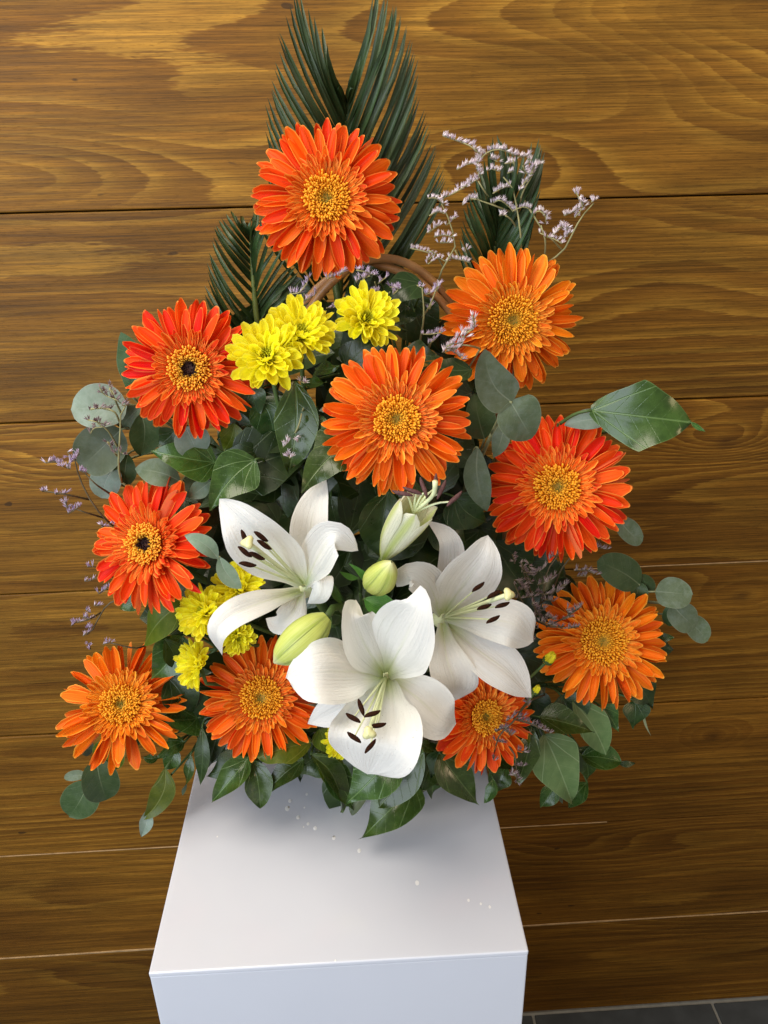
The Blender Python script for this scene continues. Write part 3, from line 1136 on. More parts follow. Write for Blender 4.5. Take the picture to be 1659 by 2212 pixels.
# ------------------------------------------------------------------ chrysanthemums
def chrysanthemum(label, u, v_, Y, rpx, n, seed, part=1.0):
    rs = random.Random(seed)
    p = at(u, v_, Y)
    R_ = rpx * pxs(p)
    nn = crv(n, p)
    root = empty('chrysanthemum', p, label, 'chrysanthemum', 'yellow chrysanthemums')
    root.rotation_mode = 'QUATERNION'
    root.matrix_world = flower_matrix(p, nn, rs.uniform(0, 6))
    for cnt, ln, el, wd in ((18, 1.04, -2, .285), (18, 1.0, 11, .275), (15, .90, 26, .25), (12, .74, 42, .22), (10, .52, 56, .17)):
        for i in range(cnt):
            a = 2 * math.pi * (i + rs.uniform(-.35, .35)) / cnt
            L = R_ * ln * rs.uniform(.88, 1.08)
            M = (Matrix.Rotation(a, 4, 'Z') @ Matrix.Translation((0, .10 * R_, 0)) @ Matrix.Rotation(math.radians(el + rs.uniform(-9, 9)), 4, 'X')
                 @ Matrix.Rotation(rs.uniform(-.4, .4), 4, 'Y') @ Matrix.Diagonal((R_ * wd * rs.uniform(.85, 1.15), L - .1 * R_, L - .1 * R_, 1)))
            inst('petal', rs.choice(PETALS['yellow']), root, M)
    vv, ff, ra, ti = [], [], [], []
    for i in range(50):
        rr = math.sqrt((i + .5) / 50)
        a = i * 2.39996
        floret(vv, ff, ra, ti, V((math.cos(a) * rr * .2 * R_, math.sin(a) * rr * .2 * R_, .10 * R_)), V((math.cos(a) * rr * .6, math.sin(a) * rr * .6, 1)), .13 * R_, .022 * R_, rr, 4)
    o = mesh_obj('disc', vv, ff, 'yellow_disc', None)
    o.parent = root
    vv, ff = [], []
    for (r, z) in ((.34, .06), (.26, -.06), (.12, -.14), (.04, -.17)):
        for k in range(12):
            a = 2 * math.pi * k / 12
            vv.append((math.cos(a) * r * R_, math.sin(a) * r * R_, z * R_))
    for j in range(3):
        for k in range(12):
            k2 = (k + 1) % 12
            ff.append((j * 12 + k, (j + 1) * 12 + k, (j + 1) * 12 + k2, j * 12 + k2))
    o = mesh_obj('calyx', vv, ff, 'calyx', None)
    o.parent = root
    a0 = p - nn * (.15 * R_)
    pts = [root.matrix_world.inverted() @ c for c in catmull([a0, a0 - nn * .02 + V((0, 0, -.02)), HEART], 9)]
    vs_, fs = tube_data(pts, [.0018] * 9, 6)
    o = mesh_obj('stem', vs_, fs, 'stem', None)
    o.parent = root


chrysanthemum('yellow chrysanthemum nearest the dark-eyed red-orange gerbera', 578, 772, .575, 82, (-.18, .42), 21)
chrysanthemum('yellow chrysanthemum in the middle of the upper three', 650, 722, .590, 80, (.05, .52), 22)
chrysanthemum('yellow chrysanthemum just below the basket handle', 792, 690, .600, 70, (.18, .40), 23)
chrysanthemum('yellow chrysanthemum beside the mint green eucalyptus tips', 440, 1322, .560, 58, (-.60, .18), 24)
chrysanthemum('yellow chrysanthemum half hidden behind the left lily', 515, 1272, .575, 58, (-.10, .45), 25)
chrysanthemum('yellow chrysanthemum under the curled lily petal', 512, 1375, .560, 40, (.25, -.50), 26)
chrysanthemum('yellow chrysanthemum turned away between two orange gerberas', 424, 1434, .560, 54, (-.80, .10), 27)
chrysanthemum('small yellow chrysanthemum peeping out under the front lily', 738, 1600, .545, 40, (-.20, -.45), 28)


# ------------------------------------------------------------------ lilies
WIDE = ([(0, .24), (.12, .40), (.28, .70), (.44, .95), (.56, 1), (.70, .90), (.83, .66), (.93, .34), (.98, .13), (1, 0)],) * 2
BROAD = ([(0, .20), (.12, .34), (.28, .56), (.45, .84), (.60, 1), (.73, .98), (.85, .78), (.93, .50), (.98, .22), (1, .02)],) * 2
SLIM = ([(0, .34), (.15, .50), (.35, .84), (.52, 1), (.68, .90), (.83, .60), (.93, .27), (1, 0)],) * 2


def anther(name, p, d, parent, ln=.0095, r=.0016, mat='anther'):
    d = d.normalized()
    pts = [p + d * (ln * (s - .5)) for s in (0, .12, .3, .5, .7, .88, 1)]
    pts = [c + V((0, 0, .0004 * math.sin(i * 1.1))) for i, c in enumerate(pts)]
    return tube(name, pts, [r * k for k in (.25, .72, .95, 1, .95, .72, .25)], mat, parent, 8, 13)


def lily(label, tepals, throat, stamens, stigma, stem_pts):
    base = at(*throat)
    root = empty('lily', base, label, 'lily', 'open white lilies')
    bpy.context.view_layer.update()
    for i, (pts, w, prof, n, cup, ruff) in enumerate(tepals):
        P = [at(*c) for c in pts]
        mid = P[len(P) // 2]
        sheet('tepal', P, w * pxs(mid), crv(n, mid), prof, 'lily', root, cup=cup, ruff=ruff, ns=26, nt=15, groove=.08, seed=i + int(throat[0]), plane=False, fold=.12)
    for (u, v_, Y, ang) in stamens:
        e = at(u, v_, Y)
        m_ = base.lerp(e, .55) + (CAM - base).normalized() * .007
        f_ = tube('stamen', [base, m_, e], [.0011, .0009, .0005], 'filament', root, 6, 10)
        d = RT * math.cos(ang) + UP * math.sin(ang) + FW * .15
        anther('anther', e, d, f_, .0118, .0018)
    e = at(*stigma)
    m_ = base.lerp(e, .55) + (CAM - base).normalized() * .011
    st = tube('pistil', [base, m_, e], [.0016, .0014, .0019], 'filament', root, 8, 12)
    vv, ff = [], []
    d = (e - m_).normalized()
    x = d.orthogonal().normalized()
    y = d.cross(x)
    for j in range(6):
        ph = math.pi * j / 5
        for k in range(15):
            a = 2 * math.pi * k / 15
            r = .0046 * (1 + .22 * math.cos(3 * a)) * max(.05, math.sin(ph))
            vv.append(e + d * (-.0028 * math.cos(ph)) + x * (math.cos(a) * r) + y * (math.sin(a) * r))
    for j in range(5):
        for k in range(15):
            k2 = (k + 1) % 15
            ff.append((j * 15 + k, j * 15 + k2, (j + 1) * 15 + k2, (j + 1) * 15 + k))
    mesh_obj('stigma', vv, ff, 'stigma', st)
    vv, ff = [], []
    oc = base + (at(*stem_pts[0]) - base).normalized() * .008
    for j in range(6):
        ph = math.pi * j / 5
        for k in range(12):
            a = 2 * math.pi * k / 12
            vv.append(oc + FW * (.007 * math.cos(ph)) + RT * (.0085 * math.cos(a) * math.sin(ph)) + UP * (.0085 * math.sin(a) * math.sin(ph)))
    for j in range(5):
        for k in range(12):
            k2 = (k + 1) % 12
            ff.append((j * 12 + k, j * 12 + k2, (j + 1) * 12 + k2, (j + 1) * 12 + k))
    mesh_obj('ovary', vv, ff, 'filament', root)
    P = [at(*c) for c in stem_pts]
    tube('stem', [base.lerp(P[0], .7)] + P, [.0042, .0042, .004, .004], 'stem', root, 8, 12)
    return root


lily('front white lily with nodding open cup, lowest of the lilies', [
    ([(834, 1456, .515), (872, 1385, .475), (903, 1315, .458), (908, 1264, .468)], 84, WIDE, (-.10, .10), .16, .05),
    ([(830, 1456, .515), (790, 1395, .492), (764, 1335, .480), (768, 1296, .500)], 56, WIDE, (.05, .15), .18, .05),
    ([(828, 1459, .515), (745, 1450, .476), (680, 1454, .460), (620, 1466, .468)], 72, BROAD, (.10, .15), .12, .12),
    ([(829, 1463, .515), (752, 1516, .496), (664, 1564, .496)], 40, SLIM, (-.10, -.20), .15, .05),
    ([(833, 1464, .515), (822, 1535, .470), (810, 1600, .440), (796, 1672, .446)], 100, BROAD, (.0, .30), .16, .10),
    ([(838, 1462, .515), (902, 1508, .492), (955, 1556, .482), (985, 1562, .492)], 58, SLIM, (.10, .10), .12, .05),
], (834, 1459, .520), [(780, 1528, .436, 1.9), (763, 1551, .434, 2.6), (804, 1542, .430, .35), (816, 1567, .428, .2), (765, 1593, .428, 2.5), (800, 1612, .425, .9)],
    (797, 1584, .420), [(850, 1440, .56), (830, 1450, .64), (805, 1500, .68)])

lily('left white lily opening sideways towards the red gerbera', [
    ([(655, 1262, .540), (596, 1205, .515), (530, 1138, .505), (474, 1077, .515)], 72, WIDE, (-.25, -.25), .18, .04),
    ([(660, 1258, .545), (668, 1160, .535), (680, 1090, .540), (704, 1030, .555)], 44, SLIM, (-.35, .05), .20, .03),
    ([(658, 1264, .540), (688, 1200, .510), (722, 1160, .498), (774, 1189, .505)], 47, WIDE, (.05, .35), .12, .06),
    ([(650, 1276, .540), (572, 1298, .512), (502, 1328, .498), (468, 1368, .494), (480, 1416, .500)], 34, SLIM, (-.10, .30), .12, .05),
    ([(650, 1276, .540), (634, 1322, .520), (602, 1348, .514), (574, 1336, .520)], 30, SLIM, (.10, .10), .15, .05),
    ([(662, 1262, .545), (690, 1250, .522), (688, 1284, .515), (664, 1304, .522)], 28, SLIM, (.45, -.10), .30, .04),
], (655, 1264, .545), [(564, 1159, .488, -.6), (571, 1177, .484, -.55), (529, 1192, .480, -.65), (555, 1201, .478, -.4), (535, 1219, .476, -.12), (528, 1161, .492, -1.2)],
    (535, 1172, .474), [(690, 1300, .58), (740, 1380, .64), (790, 1480, .68)])

lily('right white lily in shade, opening to the right', [
    ([(958, 1328, .560), (1008, 1255, .535), (1042, 1200, .528), (1054, 1156, .536)], 68, WIDE, (.25, -.15), .16, .04),
    ([(955, 1322, .565), (970, 1230, .552), (968, 1165, .548), (922, 1124, .560)], 32, SLIM, (.35, .0), .22, .03),
    ([(954, 1328, .560), (925, 1262, .528), (884, 1240, .518), (857, 1268, .528)], 40, WIDE, (-.05, .30), .12, .06),
    ([(962, 1334, .560), (1040, 1338, .538), (1108, 1348, .528), (1152, 1384, .536)], 50, BROAD, (.25, .10), .10, .14),
    ([(962, 1345, .560), (1030, 1402, .532), (1098, 1452, .520), (1148, 1507, .520)], 50, SLIM, (.05, .30), .14, .05),
    ([(956, 1345, .560), (965, 1420, .525), (984, 1478, .515), (976, 1516, .525)], 50, BROAD, (.05, .25), .14, .05),
], (958, 1333, .565), [(1033, 1268, .505, .65), (1066, 1284, .500, .55), (1046, 1311, .500, .35), (1085, 1307, .496, .35), (1065, 1338, .494, .5)],
    (1099, 1284, .490), [(930, 1350, .60), (880, 1400, .65), (830, 1480, .68)])


def bud(name, label, axis, rpx, mat, group, open_=0.0, half=False, stem=None, ns=16):
    P = [at(*c) for c in axis]
    root = empty(name, P[0], label, 'lily bud' if not half else 'lily', group)
    bpy.context.view_layer.update()
    mid = catmull(P, ns)
    fr = frames(mid, V((0, -1, .3)))
    r_ = rpx * pxs(P[0])
    for k in range(6):
        inner = k % 2
        a0 = 2 * math.pi * k / 6 + .4
        vv, uv, ff = [], [], []
        nt = 9
        rs = random.Random(k)
        ln = 1 - .06 * rs.random() if half else 1
        for i in range(ns):
            s = i / (ns - 1)
            if half:
                pr = interp([(0, .18), (.15, .44), (.4, .76), (.65, .94), (.85, 1.0), (1, .98)], s)
                spread = .74 * interp([(0, 1), (.7, 1), (.86, .86), (.95, .55), (1, .08)], s)
            else:
                pr = interp([(0, .35), (.12, .68), (.3, .94), (.5, 1), (.7, .86), (.87, .55), (1, .06)], s)
                spread = .62
            T, S, N = fr[i]
            for j in range(nt):
                t = -1 + 2 * j / (nt - 1)
                a = a0 + t * spread
                rr = r_ * pr * (1.0 - .07 * inner + .05 * (1 - t * t) - .05 * math.exp(-(t / .2) ** 2) * (1 - s))
                if half:
                    rr *= 1 + .10 * s * math.sin(a * 3 + k)
                pos = mid[min(ns - 1, i)] + (S * math.cos(a) + N * math.sin(a)) * rr
                if half:
                    pos -= T * (r_ * .5 * s ** 4 * rs.uniform(.0, .3))
                vv.append(pos)
                uv.append((t * .5 + .5, s))
        for i in range(ns - 1):
            for j in range(nt - 1):
                a = i * nt + j
                ff.append((a, a + 1, a + nt + 1, a + nt))
        mesh_obj('tepal', vv, ff, mat, root, uv)
    if stem:
        tube('stem', [P[0]] + [at(*c) for c in stem], [.0028, .003, .0035], 'stem', root, 7, 9)
    return root, P


hb, hP = bud('lily', 'half-open lily trumpet with mauve stamens below the middle gerbera', [(828, 1206, .535), (862, 1150, .520), (908, 1088, .508)], 40, 'lily_half', None,
             half=True, stem=[(815, 1230, .56), (800, 1320, .62), (800, 1440, .66)])
hm = at(893, 1108, .512)
for (u, v_, Y, u2, v2) in ((878, 1068, .505, -30, -8), (918, 1062, .503, -8, -24), (950, 1066, .503, 10, -22), (975, 1084, .500, 22, -22), (900, 1064, .507, -25, -10), (940, 1055, .506, 2, -30)):
    e = at(u, v_, Y)
    s_ = tube('stamen', [hm, hm.lerp(e, .6) + UP * .002, e], [.0010, .0009, .0006], 'filament', hb, 6, 8)
    d = (RT * u2 - UP * v2)
    anther('anther', e + d.normalized() * .003, d + FW * 3, s_, .0150, .0017, 'anther_mauve')
tube('pistil', [hm, at(935, 1070, .504), at(940, 1040, .500)], [.0014, .0014, .0020], 'filament', hb, 7, 8)

bud('lily_bud', 'large green-tinged lily bud pointing down at the orange gerbera', [(706, 1333, .495), (655, 1378, .485), (592, 1432, .480)], 41, 'bud', 'closed lily buds', stem=[(735, 1310, .54), (780, 1400, .64)])
bud('lily_bud', 'small round greenish lily bud under the half-open lily', [(803, 1268, .525), (828, 1242, .505), (846, 1214, .498)], 33, 'bud', 'closed lily buds', stem=[(795, 1290, .56), (795, 1400, .64)])

# ------------------------------------------------------------------ palm fronds
def frond(label, rach, leaflets, Y, seed, wpx=9.0, bow=.06):
    rs = random.Random(seed)
    R0_ = [at(u, v_, y_) for (u, v_, y_) in rach]
    root = empty('palm_frond', R0_[0], label, 'palm frond', 'dark green palm fronds')
    bpy.context.view_layer.update()
    tube('rachis', R0_, [.0030, .0024, .0013], 'rachis', root, 7, 14)
    for (b, t, sgn) in leaflets:
        bp = at(b[0], b[1], Y + .002)
        tp = at(t[0], t[1], Y + rs.uniform(-.035, .015))
        d = tp - bp
        side = RT * sgn
        m1 = bp + d * .35 + side * (d.length * bow * rs.uniform(.6, 1.3)) - FW * (.010 + rs.uniform(0, .008))
        m2 = bp + d * .72 + side * (d.length * bow * .8) - FW * .008
        pts = [bp, m1, m2, tp]
        n = crv((-.35 * sgn + rs.uniform(-.2, .2), rs.uniform(-.1, .3)), m1)
        sheet('leaflet', pts, wpx * .5 * pxs(bp) * rs.uniform(.85, 1.15), n,
              ([(0, .55), (.1, .9), (.3, 1), (.7, .9), (.88, .62), (.97, .25), (1, .03)],) * 2, 'palm', root, cup=.55, ns=8, nt=5, seed=rs.randrange(999))
    return root


def fan(anchors, n, sgn, rs, j=4):
    """leaflets between anchor pairs (point on the rachis, leaflet tip)"""
    out = []
    for i in range(n):
        k = i / (n - 1) * (len(anchors) - 1)
        i0 = min(len(anchors) - 2, int(k))
        t = k - i0
        (b0, t0), (b1, t1) = anchors[i0], anchors[i0 + 1]
        out.append(((b0[0] + (b1[0] - b0[0]) * t, b0[1] + (b1[1] - b0[1]) * t),
                    (t0[0] + (t1[0] - t0[0]) * t + rs.uniform(-j, j), t0[1] + (t1[1] - t0[1]) * t + rs.uniform(-j * 2.5, j * 2.5)), sgn))
    return out


rs = random.Random(5)
lf = fan([((747, 225), (728, 190)), ((746, 250), (700, 80)), ((744, 285), (640, -30)), ((742, 330), (606, 70)), ((736, 410), (590, 160)), ((724, 520), (575, 237)), ((712, 610), (580, 340)), ((702, 680), (560, 470))], 32, -1, rs)
lf += fan([((748, 225), (765, 190)), ((749, 240), (812, -30)), ((747, 330), (850, 5)), ((746, 390), (868, 40)), ((744, 470), (900, 110)), ((742, 535), (905, 200)), ((740, 600), (930, 285)), ((738, 690), (952, 345)), ((735, 740), (968, 400))], 46, 1, rs)
frond('tall palm frond rising behind the topmost gerbera', [(728, 780, .700), (740, 480, .706), (748, 212, .712)], lf, .706, 1, 10.5)
rs = random.Random(6)
lf = fan([((540, 515), (536, 480)), ((541, 525), (497, 450)), ((546, 580), (468, 480)), ((549, 620), (460, 500)), ((556, 720), (452, 552)), ((560, 760), (446, 600)), ((565, 790), (440, 640))], 20, -1, rs, 3)
lf += fan([((541, 515), (548, 465)), ((545, 560), (553, 457)), ((549, 600), (572, 480)), ((552, 650), (612, 548)), ((556, 690), (644, 586)), ((560, 730), (660, 610))], 18, 1, rs, 4)
frond('short palm frond left of the topmost gerbera', [(570, 800, .665), (552, 660, .668), (540, 512, .672)], lf, .67, 2, 9.5)
rs = random.Random(7)
lf = fan([((1076, 460), (1066, 300)), ((1073, 490), (1045, 350)), ((1070, 520), (1030, 385)), ((1064, 570), (1008, 430)), ((1058, 620), (998, 480)), ((1050, 680), (990, 540))], 18, -1, rs, 3)
lf += fan([((1076, 460), (1072, 292)), ((1076, 480), (1110, 330)), ((1073, 510), (1162, 303)), ((1070, 540), (1176, 318)), ((1066, 580), (1168, 390)), ((1062, 620), (1160, 440)), ((1055, 680), (1150, 500))], 22, 1, rs, 3)
frond('palm frond behind the white statice', [(1045, 740, .675), (1062, 590, .68), (1077, 455, .686)], lf, .68, 3, 11)


# ------------------------------------------------------------------ leaves on branches
def branch(name, label, cat, group, stem_mat, root_pt, leaves, petiole=.0011):
    R_ = root_pt if isinstance(root_pt, Vector) else at(*root_pt)
    root = empty(name, R_, label, cat, group)
    bpy.context.view_layer.update()
    lines = []
    for i, L in enumerate(leaves):
        reg, b, t, w, Y0, Y1, prof, mat = L[:8]
        o = L[8] if len(L) > 8 else {}
        bu, bv = q(reg, b)
        tu, tv = q(reg, t)
        B, T = at(bu, bv, Y0), at(tu, tv, Y1)
        rs_ = random.Random(int(bu * 7 + bv * 13))
        d = T - B
        bend = o.get('bend', rs_.uniform(-.09, .09))
        arch = o.get('arch', rs_.uniform(.02, .17))
        tow = (CAM - B).normalized()
        sd = d.cross(tow).normalized()
        mids = [B + d * .33 + sd * (d.length * bend) + tow * (d.length * arch), B + d * .68 + sd * (d.length * bend * .9) + tow * (d.length * arch * .9)]
        n = o.get('n', (rs_.uniform(-.28, .28), rs_.uniform(-.05, .40)))
        hw = w * (.60 if 'ivy' in mat else .51) * REG[reg][2] * pxs(B.lerp(T, .5))
        sheet('leaf', [B] + mids + [T], hw, crv(n, B), prof, mat, root, cup=o.get('cup', rs_.uniform(.02, .30)), wave=o.get('wave', rs_.uniform(.08, .28) if 'ivy' in mat else rs_.uniform(.02, .09)), ns=18, nt=9,
              groove=.05, seed=i + int(bu), twist=o.get('tw', rs_.uniform(-.4, .4)))
        hook = o.get('pet')
        e = at(*hook) if hook else B.lerp(R_, .30) + V((0, .012, 0))
        lines.append(([B + d * .01, B - d * .05 + (e - B) * .3, e], petiole * .8, petiole))
        lines.append(([e, e.lerp(R_, .5) + V((0, .01, -.004)), R_], petiole, petiole * 1.5))
    tubes('stem', lines, stem_mat, root, 5, 7)
    return root


EG, IG = 'eucalyptus branches', 'ivy branches'
branch('eucalyptus_branch', 'eucalyptus branch with round grey-green leaves left of the dark-eyed gerbera', 'eucalyptus', EG, 'twig', (420, 960, .66), [
    (3, (545, 690), (478, 308), 190, .625, .625, 'oval', 'euc_green', {'bend': .10, 'n': (-.2, .1)}),
    (3, (575, 610), (535, 440), 110, .63, .63, 'round', 'euc_pale'),
    (3, (515, 735), (182, 765), 270, .625, .615, 'round', 'euc_pale', {'n': (.0, .35), 'bend': 0, 'tw': 0}),
    (3, (480, 885), (245, 1110), 275, .625, .620, 'round', 'euc', {'n': (.1, .3), 'bend': 0, 'tw': 0}),
    (3, (590, 760), (480, 880), 140, .63, .63, 'round', 'euc'),
    (3, (450, 1100), (365, 1292), 180, .63, .625, 'round', 'euc_pale', {'n': (.0, .2)}),
    (3, (520, 1030), (500, 1230), 130, .635, .635, 'oval', 'euc_green'),
    (3, (600, 790), (595, 1040), 200, .615, .610, 'oval', 'euc_green', {'bend': -.08}),
    (3, (860, 870), (935, 1045), 205, .605, .600, 'round', 'euc_pale', {'n': (.0, .3), 'tw': 0}),
    (3, (835, 1195), (562, 1120), 165, .605, .605, 'oval', 'euc'),
], .0012)
branch('eucalyptus_branch', 'eucalyptus branch with large folded leaf pair between the right-hand gerberas', 'eucalyptus', EG, 'twig', (1000, 1100, .64), [
    (4, (1490, 842), (1332, 528), 240, .560, .560, 'heart', 'euc', {'n': (-.15, .2), 'bend': -.12, 'tw': 0, 'wave': .03}),
    (4, (1485, 838), (1610, 1060), 270, .560, .570, 'heart', 'euc', {'n': (.1, .25), 'bend': .0, 'tw': 0}),
    (4, (1440, 950), (1382, 1172), 105, .575, .575, 'lance', 'euc'),
    (4, (1290, 1110), (1345, 1490), 160, .585, .585, 'oval', 'euc', {'n': (-.1, -.1)}),
    (4, (1330, 1060), (1270, 790), 190, .605, .605, 'oval', 'euc_green', {'n': (.2, -.2)}),
    (5, (1010, 475), (735, 505), 120, .615, .615, 'oval', 'euc_pale'),
    (5, (1060, 1050), (1200, 1195), 130, .62, .615, 'round', 'euc', {'n': (.1, .3)}),
], .0013)
branch('eucalyptus_branch', 'eucalyptus branch with leaves reaching out past the lower right gerbera', 'eucalyptus', EG, 'twig', (1180, 1330, .66), [
    (5, (1185, 1450), (930, 1310), 200, .625, .625, 'round', 'euc_green', {'n': (.0, .2)}),
    (5, (1230, 1500), (1190, 1385), 110, .63, .63, 'round', 'euc_green'),
    (5, (1180, 1430), (1160, 1560), 120, .63, .63, 'round', 'euc_green'),
    (5, (1275, 1490), (1496, 1510), 190, .62, .61, 'round', 'euc', {'n': (.0, .3), 'tw': 0}),
    (5, (1375, 1565), (1515, 1705), 165, .62, .61, 'round', 'euc', {'n': (.1, .2), 'tw': 0}),
    (5, (1450, 1650), (1588, 1782), 135, .625, .62, 'round', 'euc', {'n': (.1, .2)}),
    (5, (1360, 1570), (1345, 1690), 80, .63, .63, 'round', 'euc_green'),
], .0011)
branch('eucalyptus_branch', 'eucalyptus branch with green oval leaves under the ragged gerbera', 'eucalyptus', EG, 'twig', (330, 1530, .63), [
    (6, (335, 1300), (395, 1540), 205, .595, .590, 'round', 'euc_green', {'n': (.0, .15), 'tw': 0, 'bend': .03}),
    (6, (285, 1425), (172, 1638), 215, .60, .595, 'round', 'euc_green', {'n': (-.05, .2), 'tw': 0}),
    (6, (268, 1395), (143, 1412), 60, .605, .605, 'round', 'euc'),
    (6, (450, 1180), (370, 1338), 170, .600, .600, 'round', 'ivy_olive'),
    (6, (210, 1190), (300, 1270), 90, .605, .605, 'round', 'euc'),
])
branch('eucalyptus_branch', 'pair of mint green eucalyptus tips touching the left lily', 'eucalyptus', EG, 'twig', (495, 1300, .60), [
    (3, (1055, 1650), (856, 1512), 105, .505, .500, 'oval', 'euc_mint', {'n': (.0, .3), 'bend': .08, 'tw': 0}),
    (3, (1062, 1640), (1195, 1828), 105, .505, .500, 'oval', 'euc_mint', {'n': (.0, .2), 'bend': .08, 'tw': 0}),
])

branch('ivy_branch', 'ivy branch with broad dark leaves above the left lily', 'ivy', IG, 'stem', (640, 1080, .64), [
    (3, (1042, 1080), (655, 1010), 240, .600, .595, 'ivy', 'ivy', {'n': (.0, .35)}),
    (3, (1275, 1062), (1008, 1368), 240, .580, .565, 'ivy', 'ivy', {'n': (.05, .1), 'cup': .2}),
    (3, (1300, 1010), (1040, 1040), 110, .600, .600, 'ivy', 'ivy_dark'),
    (3, (1150, 850), (1090, 1012), 130, .605, .600, 'lance', 'ivy_olive'),
    (3, (1010, 1195), (880, 1290), 105, .600, .600, 'lance', 'euc'),
    (3, (1510, 600), (1475, 1135), 220, .585, .570, 'lance', 'ivy', {'wave': .3, 'n': (-.1, -.1)}),
    (3, (1300, 700), (1380, 1000), 200, .61, .61, 'ivy', 'ivy_dark'),
    (3, (800, 890), (690, 985), 130, .61, .61, 'ivy', 'ivy_dark'),
    (3, (1250, 850), (1050, 950), 140, .61, .61, 'ivy', 'ivy_dark'),
    (3, (1240, 640), (1300, 820), 140, .605, .605, 'ivy', 'ivy_dark'),
], .0013)
branch('ivy_branch', 'ivy branch with lobed green leaf tucked under the middle gerbera', 'ivy', IG, 'stem', (740, 1050, .63), [
    (4, (555, 1070), (245, 1382), 290, .560, .535, 'lobed', 'ivy', {'n': (.0, .35), 'cup': .05}),
    (4, (375, 930), (238, 1060), 150, .575, .570, 'ivy', 'ivy', {'n': (0, .3)}),
    (4, (760, 1365), (722, 1775), 230, .580, .560, 'oval', 'ivy_dark', {'n': (-.1, .1)}),
    (4, (900, 1290), (780, 1480), 180, .59, .58, 'ivy', 'ivy'),
    (4, (1150, 1400), (1350, 1560), 220, .61, .61, 'ivy', 'ivy_dark'),
    (4, (1000, 1560), (1250, 1800), 200, .61, .60, 'ivy', 'ivy_dark'),
    (4, (420, 1400), (470, 1600), 160, .61, .61, 'ivy', 'ivy_dark'),
])
branch('ivy_branch', 'ivy branch with dark leaves under the basket handle', 'ivy', IG, 'stem', (870, 800, .67), [
    (4, (960, 135), (690, 275), 170, .64, .635, 'ivy', 'ivy_dark', {'n': (0, .5)}),
    (4, (870, 520), (1075, 575), 120, .62, .61, 'ivy', 'ivy_dark', {'n': (0, .45)}),
    (4, (1255, 650), (955, 598), 130, .605, .60, 'ivy', 'ivy_dark', {'n': (0, .5)}),
    (4, (510, 645), (712, 470), 170, .60, .60, 'ivy', 'ivy_dark', {'n': (0, .4)}),
    (4, (330, 645), (465, 625), 140, .60, .585, 'lobed', 'ivy', {'n': (0, .35)}),
    (4, (270, 725), (395, 725), 80, .59, .58, 'lance', 'ivy_bright', {'n': (0, .5)}),
    (4, (400, 500), (500, 380), 120, .625, .625, 'ivy', 'ivy_dark'),
    (4, (700, 300), (880, 420), 170, .64, .64, 'ivy', 'ivy_dark'),
    (4, (870, 270), (760, 400), 150, .645, .64, 'ivy', 'ivy_dark'),
    (4, (560, 130), (700, 60), 150, .66, .66, 'ivy', 'ivy_dark'),
    (0, (885, 640), (955, 765), 90, .665, .665, 'ivy', 'ivy_dark'),
    (0, (1000, 790), (925, 850), 80, .65, .65, 'ivy', 'ivy_dark'),
    (0, (960, 690), (1010, 800), 80, .67, .67, 'ivy', 'ivy_dark'),
    (0, (610, 860), (570, 965), 80, .64, .64, 'ivy', 'ivy_dark'),
    (0, (560, 840), (600, 930), 80, .65, .65, 'ivy', 'ivy_dark'),
    (0, (680, 640), (600, 690), 80, .67, .67, 'ivy', 'ivy_dark'),
    (0, (820, 610), (740, 650), 80, .675, .675, 'ivy', 'ivy_dark'),
])
branch('ivy_branch', 'single large bright ivy leaf standing out on the right against the wall', 'ivy', IG, 'stem', (1180, 960, .655), [
    (5, (890, 415), (1500, 490), 350, .600, .575, 'rhomb', 'ivy', {'n': (.05, .08), 'bend': .0, 'cup': .10, 'tw': .1, 'pet': (1205, 918, .615), 'wave': .26}),
    (5, (1485, 485), (1572, 542), 26, .576, .572, 'lance', 'ivy_bright', {'arch': 0}),
], .0016)
branch('ivy_branch', 'ivy branch with olive leaf beside the yellow chrysanthemums at lower left', 'ivy', IG, 'stem', (470, 1400, .63), [
    (6, (905, 360), (615, 625), 190, .590, .580, 'oval', 'ivy_olive', {'n': (-.1, .35), 'bend': .10}),
    (6, (845, 570), (655, 830), 210, .590, .580, 'ivy', 'ivy', {'n': (.1, .1)}),
    (6, (625, 330), (470, 408), 85, .600, .600, 'lance', 'ivy'),
    (6, (740, 590), (830, 780), 110, .58, .58, 'lance', 'ivy_dark'),
    (6, (760, 820), (880, 1100), 190, .60, .59, 'ivy', 'ivy_dark'),
    (6, (870, 850), (760, 1150), 190, .61, .60, 'oval', 'ivy_dark'),
    (6, (900, 880), (940, 1180), 170, .60, .59, 'ivy', 'ivy_dark'),
    (6, (560, 1110), (700, 1190), 160, .61, .61, 'ivy', 'ivy_dark'),
    (6, (900, 250), (780, 360), 130, .60, .60, 'ivy', 'euc'),
])
branch('ivy_branch', 'ivy trailing off the left side of the plinth with one long curled leaf', 'ivy', IG, 'stem', (470, 1570, .62), [
    (6, (742, 1352), (612, 1652), 120, .575, .560, 'lance', 'ivy_olive', {'bend': -.12, 'n': (-.2, .1), 'pet': (410, 1590, .60)}),
    (6, (640, 1590), (600, 1758), 80, .564, .555, 'lance', 'euc_pale', {'n': (-.2, .1), 'cup': .4}),
    (6, (855, 1195), (690, 1305), 110, .59, .585, 'ivy', 'ivy', {'n': (0, .5)}),
    (6, (700, 1290), (610, 1285), 50, .585, .585, 'lance', 'ivy'),
    (6, (800, 1230), (745, 1360), 90, .585, .58, 'lance', 'ivy'),
    (6, (893, 1270), (842, 1512), 66, .585, .575, 'lance', 'ivy', {'tw': 1.6, 'wave': .4}),
    (6, (960, 1110), (950, 1452), 80, .58, .565, 'lance', 'ivy_dark', {'n': (-.3, 0)}),
    (6, (1010, 1090), (1000, 1330), 130, .60, .59, 'lance', 'ivy_dark'),
])
